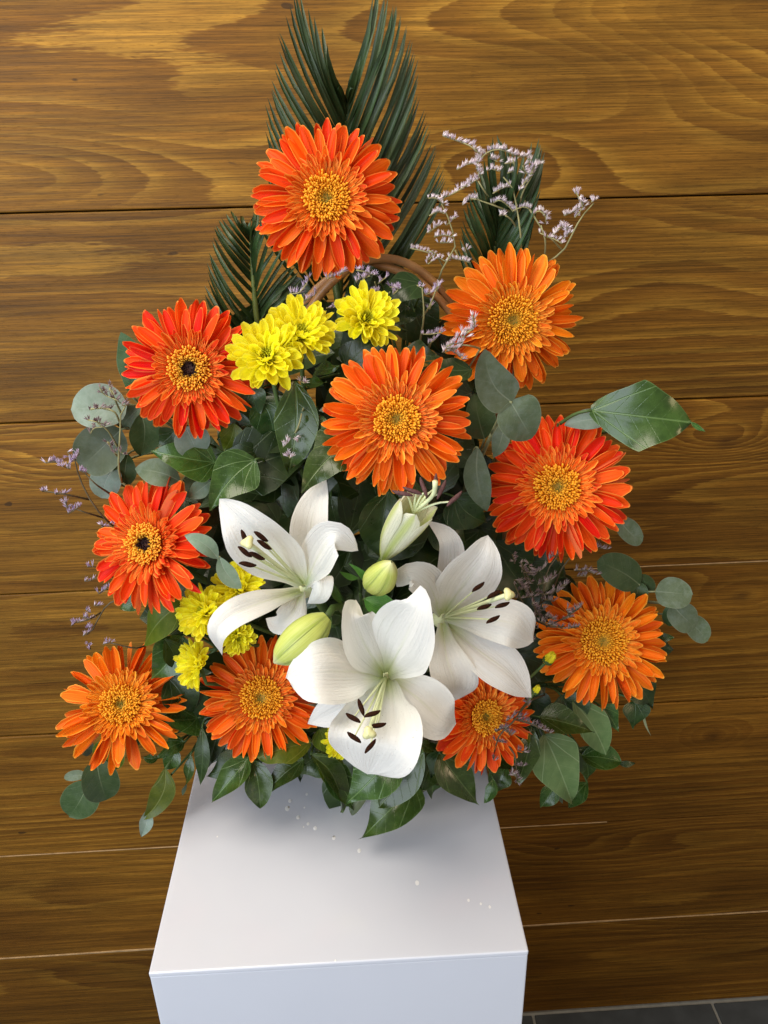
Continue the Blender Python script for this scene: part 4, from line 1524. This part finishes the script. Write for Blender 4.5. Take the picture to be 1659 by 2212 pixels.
branch('ivy_branch', 'ivy branch with glossy leaves drooping onto the plinth below the left gerberas', 'ivy', IG, 'stem', (600, 1600, .63), [
    (6, (1190, 1260), (985, 1400), 170, .575, .565, 'ivy', 'ivy_dark', {'n': (0, .4)}),
    (6, (1232, 1290), (1014, 1558), 140, .560, .545, 'ivy', 'ivy', {'n': (-.1, .4), 'cup': .45}),
    (6, (1252, 1305), (1305, 1582), 140, .560, .545, 'lance', 'ivy', {'n': (.1, .4), 'cup': .5}),
    (6, (1562, 1300), (1320, 1525), 130, .560, .545, 'ivy', 'ivy', {'n': (0, .45), 'cup': .3}),
    (6, (1605, 1200), (1288, 1290), 190, .545, .530, 'rhomb', 'ivy_olive', {'n': (0, .25)}),
    (6, (1290, 1230), (1200, 1220), 70, .57, .56, 'lance', 'ivy'),
])
branch('ivy_branch', 'ivy branch spilling over the plinth under the front lily', 'ivy', IG, 'stem', (760, 1580, .62), [
    (7, (392, 1075), (562, 1398), 120, .545, .530, 'lance', 'ivy', {'n': (.1, .4), 'bend': -.12, 'cup': .5}),
    (7, (440, 1060), (585, 1300), 130, .550, .540, 'lance', 'ivy_olive', {'n': (.0, .2)}),
    (7, (470, 1150), (640, 1400), 150, .545, .530, 'ivy', 'ivy', {'n': (.1, .5), 'cup': .3}),
    (7, (840, 1090), (590, 1345), 230, .520, .508, 'ivy', 'ivy', {'n': (-.05, .25)}),
    (7, (1015, 1060), (768, 1368), 170, .520, .505, 'oval', 'ivy', {'n': (.1, .1)}),
    (7, (965, 1235), (668, 1542), 250, .545, .520, 'ivy', 'ivy', {'n': (.0, .55), 'cup': .3}),
    (7, (690, 1290), (610, 1400), 90, .535, .53, 'round', 'euc', {'n': (0, .5)}),
    (7, (560, 1080), (600, 1250), 130, .57, .565, 'ivy', 'ivy_dark'),
    (7, (440, 935), (545, 1075), 110, .56, .55, 'ivy', 'ivy_olive'),
    (7, (1000, 1010), (1080, 1060), 60, .56, .56, 'ivy', 'ivy'),
], .0013)
branch('ivy_branch', 'ivy branch with wavy leaf hanging right of the basket foot', 'ivy', IG, 'stem', (1000, 1600, .63), [
    (7, (1105, 1070), (1325, 1358), 180, .555, .540, 'ivy', 'ivy', {'n': (.0, .4), 'wave': .2}),
    (7, (1100, 1060), (1060, 1200), 90, .57, .565, 'ivy', 'ivy_dark'),
    (8, (620, 1040), (540, 1345), 120, .575, .56, 'lance', 'ivy', {'n': (.3, .2)}),
    (8, (600, 1040), (560, 1165), 60, .57, .57, 'lance', 'ivy_olive'),
    (8, (405, 1320), (360, 1455), 60, .57, .56, 'lance', 'ivy_bright', {'tw': .8}),
    (8, (480, 1250), (420, 1400), 110, .58, .57, 'lance', 'ivy'),
])
branch('ivy_branch', 'ivy branch with big pale leaves hanging below the lower right gerbera', 'ivy', IG, 'stem', (1130, 1480, .65), [
    (8, (688, 1075), (842, 1460), 235, .595, .575, 'ivy', 'ivy_pale', {'n': (.1, .25), 'cup': .12, 'pet': (1150, 1555, .615)}),
    (8, (848, 890), (1030, 1190), 165, .605, .59, 'lance', 'ivy_pale', {'n': (.2, .1), 'cup': .25}),
    (8, (895, 1195), (1112, 1228), 130, .61, .60, 'oval', 'ivy_bright', {'n': (0, .35)}),
    (8, (1095, 1232), (1192, 1232), 30, .601, .60, 'lance', 'ivy_dark'),
    (8, (752, 1345), (668, 1482), 90, .60, .59, 'lance', 'ivy_bright'),
    (8, (925, 1340), (820, 1482), 100, .61, .60, 'lance', 'ivy_bright'),
    (8, (765, 1380), (788, 1460), 26, .60, .60, 'lance', 'euc'),
    (8, (695, 1235), (645, 1278), 40, .60, .60, 'round', 'euc'),
    (8, (1005, 920), (1098, 1060), 100, .61, .60, 'ivy', 'ivy_bright'),
    (8, (1190, 890), (1180, 1048), 130, .61, .60, 'ivy', 'ivy_dark'),
    (8, (1200, 800), (1280, 930), 140, .615, .61, 'ivy', 'ivy_dark'),
    (8, (1300, 560), (1400, 610), 130, .62, .615, 'ivy', 'ivy_dark'),
    (8, (1310, 545), (1408, 540), 40, .62, .615, 'lance', 'ivy_bright'),
    (8, (780, 860), (830, 1060), 200, .61, .605, 'ivy', 'ivy_dark'),
    (8, (880, 1150), (930, 1330), 130, .615, .61, 'ivy', 'ivy'),
    (8, (600, 880), (720, 1010), 160, .615, .61, 'ivy', 'ivy_dark'),
    (0, (1070, 1170), (1150, 1290), 110, .645, .64, 'ivy', 'ivy_dark'),
    (0, (1000, 1120), (1085, 1210), 100, .645, .64, 'ivy', 'ivy_dark'),
    (0, (1110, 1415), (1215, 1455), 95, .635, .63, 'ivy', 'ivy_dark'),
    (0, (1190, 1250), (1140, 1350), 100, .65, .645, 'ivy', 'ivy_dark'),
    (0, (1130, 1210), (1230, 1250), 90, .65, .645, 'ivy', 'ivy_dark'),
    (8, (1240, 900), (1278, 1085), 14, .61, .605, 'lance', 'twig'),
], .0013)
branch('lily_leaf_shoot', 'shoot of narrow fresh green lily leaves between the three lilies', 'lily leaves', None, 'stem', (790, 1380, .63), [
    (7, (690, 215), (895, 262), 135, .535, .52, 'lance', 'lily_leaf', {'n': (0, .4)}),
    (7, (562, 245), (480, 66), 44, .54, .53, 'lance', 'lily_leaf'),
    (7, (716, 142), (600, 18), 44, .53, .52, 'lance', 'lily_leaf'),
    (7, (655, 100), (548, 62), 40, .545, .54, 'lance', 'lily_leaf'),
    (7, (500, 300), (440, 440), 80, .54, .53, 'lance', 'lily_leaf'),
    (7, (790, 280), (800, 360), 80, .56, .55, 'lance', 'ivy'),
    (7, (440, 60), (500, 160), 60, .56, .56, 'lance', 'lily_leaf'),
], .0016)

rs = random.Random(404)
rim = []
for i in range(20):
    t = i / 19
    u = 440 + 720 * t + rs.uniform(-14, 14)
    v_ = 1555 + 85 * math.sin(math.pi * t) + rs.uniform(-25, 25)
    a = math.radians(rs.uniform(-60, 60) + (t - .5) * 60)
    ln = rs.uniform(80, 125)
    rim.append((0, (u, v_), (u + ln * math.sin(a), v_ + ln * math.cos(a)), rs.uniform(55, 80), rs.uniform(.585, .61), rs.uniform(.56, .59),
                rs.choice(['ivy', 'lobed', 'ivy', 'lance']), rs.choice(['ivy', 'ivy_dark', 'ivy']), {'n': (rs.uniform(-.3, .3), rs.uniform(.1, .5)), 'wave': rs.uniform(.1, .3)}))
branch('ivy_branch', 'wreath of dark ivy leaves lying round the basket rim under the lowest flowers', 'ivy', IG, 'stem', (800, 1540, .65), rim, .0012)

# packed leaves deep in the arrangement
poly = [(520, 690), (640, 610), (960, 610), (1050, 720), (1110, 900), (1130, 1100), (1220, 1250), (1230, 1450), (1130, 1600), (900, 1640), (690, 1630), (450, 1560),
        (390, 1400), (350, 1180), (380, 980), (430, 780)]


def inside(x, y):
    c = False
    for (x0, y0), (x1, y1) in zip(poly, poly[1:] + poly[:1]):
        if (y0 > y) != (y1 > y) and x < (x1 - x0) * (y - y0) / (y1 - y0) + x0:
            c = not c
    return c


rs = random.Random(77)
vv, uv, pl, ff = [], [], [], []
cnt = 0
KEEP = [(705, 430, .64, 165), (1106, 692, .64, 156), (404, 796, .60, 160), (856, 906, .55, 166), (1204, 1053, .60, 162), (320, 1175, .58, 150), (1301, 1386, .60, 146),
        (565, 1508, .56, 138), (1046, 1548, .565, 120), (578, 772, .575, 80), (650, 722, .59, 78), (792, 690, .60, 68), (440, 1322, .56, 58), (515, 1272, .575, 58), (424, 1434, .56, 54),
        (1190, 1330, .585, 90), (900, 610, .66, 110)]
while cnt < 300:
    u, v_ = rs.uniform(350, 1240), rs.uniform(600, 1650)
    if not inside(u, v_):
        continue
    Y = rs.choice((rs.uniform(.60, .64), rs.uniform(.63, .71)))
    if any(math.hypot(u - a_, v_ - b_) < r_ + 75 and Y < y_ + .045 for a_, b_, y_, r_ in KEEP):
        continue
    cnt += 1
    B = at(u, v_, Y)
    a = rs.uniform(0, 6.28)
    ln = rs.uniform(.045, .075)
    d = (RT * math.cos(a) + UP * math.sin(a) - FW * rs.uniform(-.3, .5)).normalized() * ln
    B = B - d * .5
    n = crv((rs.uniform(-.6, .6), rs.uniform(-.3, .7)), B)
    mid = catmull([B, B + d * .5 + n * ln * .08, B + d], 8)
    fr = frames(mid, n)
    b = len(vv)
    hw = ln * rs.uniform(.26, .40)
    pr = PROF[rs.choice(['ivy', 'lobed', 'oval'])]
    for i in range(8):
        s = i / 7
        T, S, N = fr[i]
        for j in range(5):
            t = -1 + j * .5
            w_ = hw * interp(pr[0], s)
            vv.append(mid[i] + S * (t * w_) + N * (.2 * w_ * abs(t)))
            uv.append((t * .5 + .5, s))
            pl.append((t * w_ / ln, s))
    for i in range(7):
        for j in range(4):
            k = b + i * 5 + j
            ff.append((k, k + 5, k + 6, k + 1))
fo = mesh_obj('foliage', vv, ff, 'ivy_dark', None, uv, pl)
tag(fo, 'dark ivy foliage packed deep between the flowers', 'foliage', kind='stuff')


# ------------------------------------------------------------------ statice
def statice(label, reg, Y, lines, tufts, mat, stem_mat, seed, size=1.0, dens=1.0, rootp=None):
    """lines: stem runs in picture coordinates; tufts: runs that carry florets"""
    rs = random.Random(seed)
    first = q(reg, lines[0][0])
    R_ = at(first[0], first[1], Y + .02)
    root = empty('statice_sprig', R_, label, 'statice', 'sprigs of statice')
    bpy.context.view_layer.update()
    L = []
    for ln in lines:
        pts = [at(*q(reg, p), Y + (.02 if i == 0 else rs.uniform(-.004, .004))) for i, p in enumerate(ln)]
        L.append((pts, .0010 * size ** .5, .00055 * size ** .5))
    if rootp:
        L.append(([R_, at(*rootp)], .001, .001))
    for tf in tufts:
        pts = [at(*q(reg, p), Y + rs.uniform(-.006, .006)) for p in tf]
        L.append((pts, .0005, .0004))
    tubes('stem', L, stem_mat, root, 5, 8)
    for tf in tufts:
        vv, ff, ra, ti = [], [], [], []
        pts = [at(*q(reg, p), Y + rs.uniform(-.006, .006)) for p in tf]
        ln = sum((b - a).length for a, b in zip(pts, pts[1:]))
        n = max(3, int(ln / .0011 * dens))
        c = catmull(pts, n)
        for i in range(n):
            T = (c[min(n - 1, i + 1)] - c[max(0, i - 1)]).normalized()
            sd = rs.choice((-1, 1))
            d = (UP * rs.uniform(.3, 1.2) + T * rs.uniform(.1, .9) + RT * rs.uniform(-.7, .7) - FW * rs.uniform(-.2, .8)).normalized()
            l_ = .0052 * size * rs.uniform(.7, 1.25)
            p0 = c[i] + RT * rs.uniform(-.0012, .0012)
            rr = rs.random()
            x = d.orthogonal().normalized()
            y = d.cross(x)
            b = len(vv)
            # a papery calyx: narrow tube that opens into five points
            for (h, r_, tp) in ((0, .00035, 0), (.55, .00085, .5)):
                for k in range(5):
                    a = 2 * math.pi * k / 5
                    vv.append(p0 + d * (h * l_) + (x * math.cos(a) + y * math.sin(a)) * (r_ * size))
                    ra.append(rr)
                    ti.append(tp)
            for k in range(5):
                a = 2 * math.pi * (k + .5) / 5
                vv.append(p0 + d * l_ * rs.uniform(.9, 1.1) + (x * math.cos(a) + y * math.sin(a)) * (.0017 * size))
                ra.append(rr)
                ti.append(1)
            for k in range(5):
                k2 = (k + 1) % 5
                ff.append((b + k, b + k2, b + 5 + k2, b + 5 + k))
                ff.append((b + 5 + k, b + 5 + k2, b + 10 + k))
        o = mesh_obj('flower_spike', vv, ff, mat, root, attrs={'rad': ra, 'tip': ti}, smooth=False)
    return root


statice('large sprig of white statice standing above the upper right gerbera', 2, .655, [
    [(735, 875), (728, 680), (708, 560), (695, 470), (640, 400)], [(715, 580), (740, 480), (790, 390)], [(700, 590), (600, 550), (500, 515)], [(600, 550), (540, 470), (510, 420)],
    [(695, 470), (700, 360), (690, 310)], [(720, 680), (680, 620), (650, 600)], [(735, 500), (790, 590), (850, 690), (860, 740)]],
    [[(325, 185), (400, 212), (470, 240), (515, 280)], [(400, 360), (450, 335), (510, 325)], [(525, 300), (570, 265), (630, 258), (690, 285), (740, 300)], [(515, 290), (500, 350), (515, 400), (445, 450)],
     [(325, 510), (380, 485), (430, 455), (480, 420)], [(430, 545), (460, 515), (500, 515)], [(525, 390), (570, 360), (620, 370)], [(585, 485), (640, 455), (690, 450)],
     [(580, 540), (620, 520), (670, 555), (690, 580)], [(620, 600), (650, 595)], [(735, 300), (770, 290), (790, 340), (770, 400)], [(780, 390), (800, 350), (830, 330)], [(720, 470), (750, 430), (775, 405)],
     [(660, 380), (690, 370)], [(690, 575), (740, 555), (775, 565)], [(570, 300), (610, 320)], [(740, 340), (760, 380), (795, 380)], [(650, 330), (700, 325)]],
    'statice', 'thin_stem', 1, .88, 1.05, rootp=(1090, 690, .67))
statice('white statice sprig reaching right towards the bare wall', 2, .650, [
    [(845, 860), (900, 820), (945, 790), (985, 720), (1025, 640), (1070, 575), (1108, 535)], [(850, 850), (858, 740), (835, 650)], [(945, 780), (900, 730), (865, 700)]],
    [[(1010, 470), (1040, 520), (1050, 560), (1010, 610)], [(955, 600), (1000, 580), (1030, 560)], [(1095, 530), (1110, 520)], [(800, 590), (825, 575), (855, 600), (860, 640)], [(900, 700), (930, 665), (965, 660), (985, 690)],
     [(865, 710), (900, 720), (945, 745)], [(830, 690), (850, 700)], [(950, 720), (985, 690)]],
    'statice', 'thin_stem', 2, .88, 1.05, rootp=(1150, 640, .67))
statice('feathery brownish white statice sprig between the tall palm and the upper right gerbera', 2, .645, [
    [(300, 950), (330, 860), (390, 760), (350, 600), (320, 540)], [(330, 870), (290, 800), (250, 780)], [(390, 780), (410, 820)]],
    [[(160, 770), (210, 780), (260, 795)], [(250, 510), (290, 510), (330, 545)], [(255, 600), (300, 580), (340, 590)], [(250, 690), (290, 660), (310, 650)], [(345, 650), (370, 625), (390, 610)],
     [(280, 710), (330, 700), (380, 710)], [(250, 850), (300, 820), (345, 840)], [(360, 820), (420, 830), (470, 845)], [(440, 790), (450, 765)], [(250, 830), (280, 800)], [(310, 740), (370, 740)], [(240, 1010), (290, 985), (310, 960)]],
    'statice', 'thin_stem', 3, .8, 1.0, rootp=(940, 700, .67))
statice('small statice sprig against the petals left of the upper right gerbera', 2, .605, [
    [(520, 1290), (470, 1275), (420, 1270)], [(420, 1280), (440, 1220), (480, 1190)]],
    [[(480, 1120), (490, 1160), (480, 1195)], [(420, 1210), (455, 1200), (480, 1190)], [(385, 1250), (415, 1225), (440, 1230)], [(345, 1280), (380, 1265), (430, 1260)], [(330, 1310), (370, 1300), (410, 1325), (425, 1345)], [(340, 1290), (390, 1290)]],
    'statice', 'thin_stem', 4, 1.1, .9, rootp=(1010, 800, .64))
statice('thin statice stalks under the basket handle', 4, .625, [
    [(945, 500), (970, 330), (960, 160)], [(960, 340), (1005, 270), (1050, 160)], [(590, 190), (600, 130), (640, 90)], [(720, 260), (770, 190)], [(265, 240), (260, 200)], [(700, 190), (680, 130)], [(1000, 520), (1030, 450)]],
    [[(930, 150), (955, 165)], [(985, 205), (1020, 190), (1060, 150)], [(1005, 290), (1015, 265)], [(570, 60), (620, 70), (680, 90)], [(610, 110), (650, 95)], [(700, 140), (745, 105)], [(770, 160), (820, 170), (790, 205)],
     [(175, 200), (230, 195), (270, 150), (290, 110)], [(265, 240), (300, 225), (335, 195)], [(470, 95), (500, 65)], [(400, 110), (440, 100)], [(570, 130), (590, 110)], [(615, 195), (660, 190), (700, 195)], [(965, 440), (1010, 440), (1080, 430)], [(1000, 500), (1040, 470)], [(395, 285), (430, 285)]],
    'statice_lilac', 'thin_stem', 5, .95, .75, rootp=(850, 820, .66))
statice('dark stemmed statice in front of the round eucalyptus leaves at left', 3, .600, [
    [(485, 1200), (465, 1100), (475, 900), (480, 780), (510, 740)], [(478, 860), (440, 780), (370, 760), (300, 765)], [(465, 1000), (400, 890), (340, 850)], [(470, 1060), (430, 1010), (405, 960)], [(480, 790), (440, 700), (410, 640)]],
    [[(355, 640), (370, 670), (400, 690), (450, 710), (480, 730)], [(410, 620), (440, 680)], [(300, 770), (350, 760), (420, 775)], [(285, 830), (330, 840), (390, 860)], [(300, 910), (320, 880), (370, 870)],
     [(400, 960), (425, 1000), (455, 1030)], [(480, 1020), (495, 1030)], [(490, 745), (525, 740)]],
    'statice_dry', 'thin_stem', 6, 1.0, .6, rootp=(330, 1090, .64))
statice('lilac statice sprays spreading left of the sideways red gerbera', 3, .600, [
    [(470, 1480), (380, 1410), (290, 1290), (230, 1160), (205, 1060)], [(380, 1410), (280, 1380), (220, 1360)], [(420, 1270), (330, 1210), (270, 1150)], [(290, 1300), (150, 1270), (20, 1250)], [(440, 1480), (380, 1460)],
    [(435, 1760), (370, 1755), (300, 1780)], [(410, 1720), (320, 1700)]],
    [[(35, 1085), (90, 1080), (150, 1110), (180, 1120)], [(165, 1020), (190, 1060), (235, 1030)], [(160, 1090), (200, 1070), (215, 1060)], [(235, 1130), (270, 1145)], [(10, 1250), (40, 1255)], [(90, 1270), (150, 1265)], [(150, 1310), (165, 1350)], [(165, 1385), (210, 1360), (230, 1340)],
     [(360, 1450), (400, 1480), (450, 1510)], [(280, 1700), (320, 1700)], [(270, 1785), (305, 1780)], [(410, 1760), (435, 1745)], [(345, 1860), (380, 1840), (420, 1820)], [(420, 1440), (450, 1460)]],
    'statice_lilac', 'brown_stem', 7, 1.0, .75, rootp=(300, 1200, .63))
statice('lilac statice twig above the ragged gerbera at lower left', 6, .600, [
    [(610, 320), (440, 360), (370, 420), (320, 520), (280, 560)], [(360, 430), (290, 470), (220, 490)], [(640, 620), (560, 640), (420, 610)]],
    [[(270, 410), (295, 430)], [(320, 390), (350, 390)], [(185, 510), (210, 490), (245, 485)], [(250, 460), (300, 470)], [(255, 570), (290, 545)], [(280, 520), (300, 520)], [(370, 620), (420, 605)], [(290, 610), (300, 650)]],
    'statice_lilac', 'brown_stem', 8, 1.0, .8, rootp=(350, 1290, .63))
statice('dried brownish statice bunch between the right lily and lower right gerbera', 8, .585, [
    [(640, 420), (680, 300), (700, 180), (760, 90)], [(650, 400), (600, 250), (560, 150)], [(660, 360), (760, 270), (820, 235)], [(620, 440), (560, 330), (520, 240)], [(740, 260), (790, 150), (900, 20)], [(700, 480), (800, 430), (880, 380)], [(650, 450), (720, 480), (800, 480)]],
    [[(560, 130), (590, 190), (620, 240)], [(520, 220), (560, 250), (600, 300)], [(520, 320), (570, 320), (640, 310)], [(570, 180), (640, 180), (690, 150)], [(720, 110), (740, 90), (770, 80)], [(650, 250), (700, 230), (740, 200)], [(640, 290), (700, 300), (760, 270)],
     [(860, 170), (920, 170), (970, 190)], [(870, 200), (920, 200)], [(760, 290), (810, 245)], [(620, 350), (660, 420), (700, 440)], [(640, 420), (600, 470)], [(660, 450), (720, 470), (790, 490)], [(700, 420), (740, 440)], [(800, 440), (840, 400), (890, 370)], [(810, 380), (830, 430)], [(880, 480), (820, 490)],
     [(640, 400), (690, 380)], [(960, 40), (1040, 50)], [(540, 600), (600, 570), (620, 550)], [(510, 80), (525, 130)], [(600, 130), (620, 200)], [(690, 330), (740, 340)], [(540, 280), (580, 270)], [(600, 480), (650, 490)]],
    'statice_dry', 'brown_stem', 9, 1.0, .75, rootp=(1150, 1380, .64))
statice('dried statice strand hanging across the smaller gerbera under the right lily', 8, .545, [
    [(600, 890), (520, 1000), (440, 1080), (410, 1180)], [(520, 990), (620, 1020), (720, 1065)], [(430, 1090), (520, 1180), (535, 1330)]],
    [[(590, 890), (600, 920)], [(540, 990), (600, 1010), (660, 1040), (725, 1068)], [(420, 1060), (470, 1040), (500, 1080)], [(420, 1110), (460, 1120)], [(480, 1000), (520, 970)], [(540, 1160), (580, 1175)], [(520, 1245), (575, 1250)], [(510, 1290), (535, 1310), (545, 1340)], [(405, 1190), (410, 1220)], [(540, 980), (570, 975)]],
    'statice_dry', 'brown_stem', 10, 1.0, .75, rootp=(1180, 1500, .62))
statice('tiny statice twig between the upper chrysanthemums and the middle gerbera', 3, .565, [
    [(1480, 960), (1530, 870), (1550, 790)], [(1545, 800), (1560, 760)]],
    [[(1440, 990), (1470, 960)], [(1465, 1020), (1480, 1055)], [(1520, 930), (1530, 960)], [(1540, 600), (1565, 610)]],
    'statice', 'thin_stem', 11, 1.0, .9, rootp=(680, 880, .62))


# ------------------------------------------------------------------ chrysanthemum buds beside the lower right gerbera
def small_bud(label, u, v_, Y, rpx, axis, seed, mat='yellow', n_pet=9, extra=()):
    rs = random.Random(seed)
    p = at(u, v_, Y)
    R_ = rpx * pxs(p)
    d = (RT * axis[0] + UP * axis[1] - FW * axis[2]).normalized()
    root = empty('chrysanthemum_bud', p, label, 'flower bud', 'unopened chrysanthemum buds')
    root.rotation_mode = 'QUATERNION'
    root.matrix_world = flower_matrix(p - d * R_, d, 0)
    for row, (el, ln) in enumerate(((72, 1.9), (82, 1.8))):
        for i in range(n_pet):
            a = 2 * math.pi * (i + row * .5) / n_pet
            M = (Matrix.Rotation(a, 4, 'Z') @ Matrix.Translation((0, R_ * (.72 - .25 * row), 0)) @ Matrix.Rotation(math.radians(el + 18 + rs.uniform(-6, 6)), 4, 'X')
                 @ Matrix.Diagonal((R_ * .75, R_ * ln, R_ * ln, 1)))
            inst('petal', PETALS[mat][1], root, M)
    for (a, el, ln) in extra:
        M = Matrix.Rotation(a, 4, 'Z') @ Matrix.Translation((0, R_ * .5, 0)) @ Matrix.Rotation(math.radians(el), 4, 'X') @ Matrix.Diagonal((R_ * .7, R_ * ln, R_ * ln, 1))
        inst('petal', PETALS[mat][0], root, M)
    vv, ff = [], []
    for (r, z) in ((.95, .55), (1.0, .1), (.7, -.25), (.2, -.4)):
        for k in range(10):
            a = 2 * math.pi * k / 10
            vv.append((math.cos(a) * r * R_ * .85, math.sin(a) * r * R_ * .85, z * R_))
    for j in range(3):
        for k in range(10):
            k2 = (k + 1) % 10
            ff.append((j * 10 + k, (j + 1) * 10 + k, (j + 1) * 10 + k2, j * 10 + k2))
    o = mesh_obj('calyx', vv, ff, 'calyx', None)
    o.parent = root
    pts = [root.matrix_world.inverted() @ c for c in catmull([p - d * R_ * 1.3, p - d * .03 + V((0, .01, -.01)), at(1120, 1480, .64)], 8)]
    vs_, fs = tube_data(pts, [.0013] * 8, 6)
    o = mesh_obj('stem', vs_, fs, 'stem', None)
    o.parent = root


small_bud('yellow chrysanthemum bud with one loose petal beside the lower right gerbera', 1190, 1420, .560, 15, (.35, .55, .5), 1, extra=((1.2, 60, 2.6),))
small_bud('tiny greenish chrysanthemum bud at the tip of the right lily', 1160, 1488, .560, 11, (.3, .6, .4), 2)
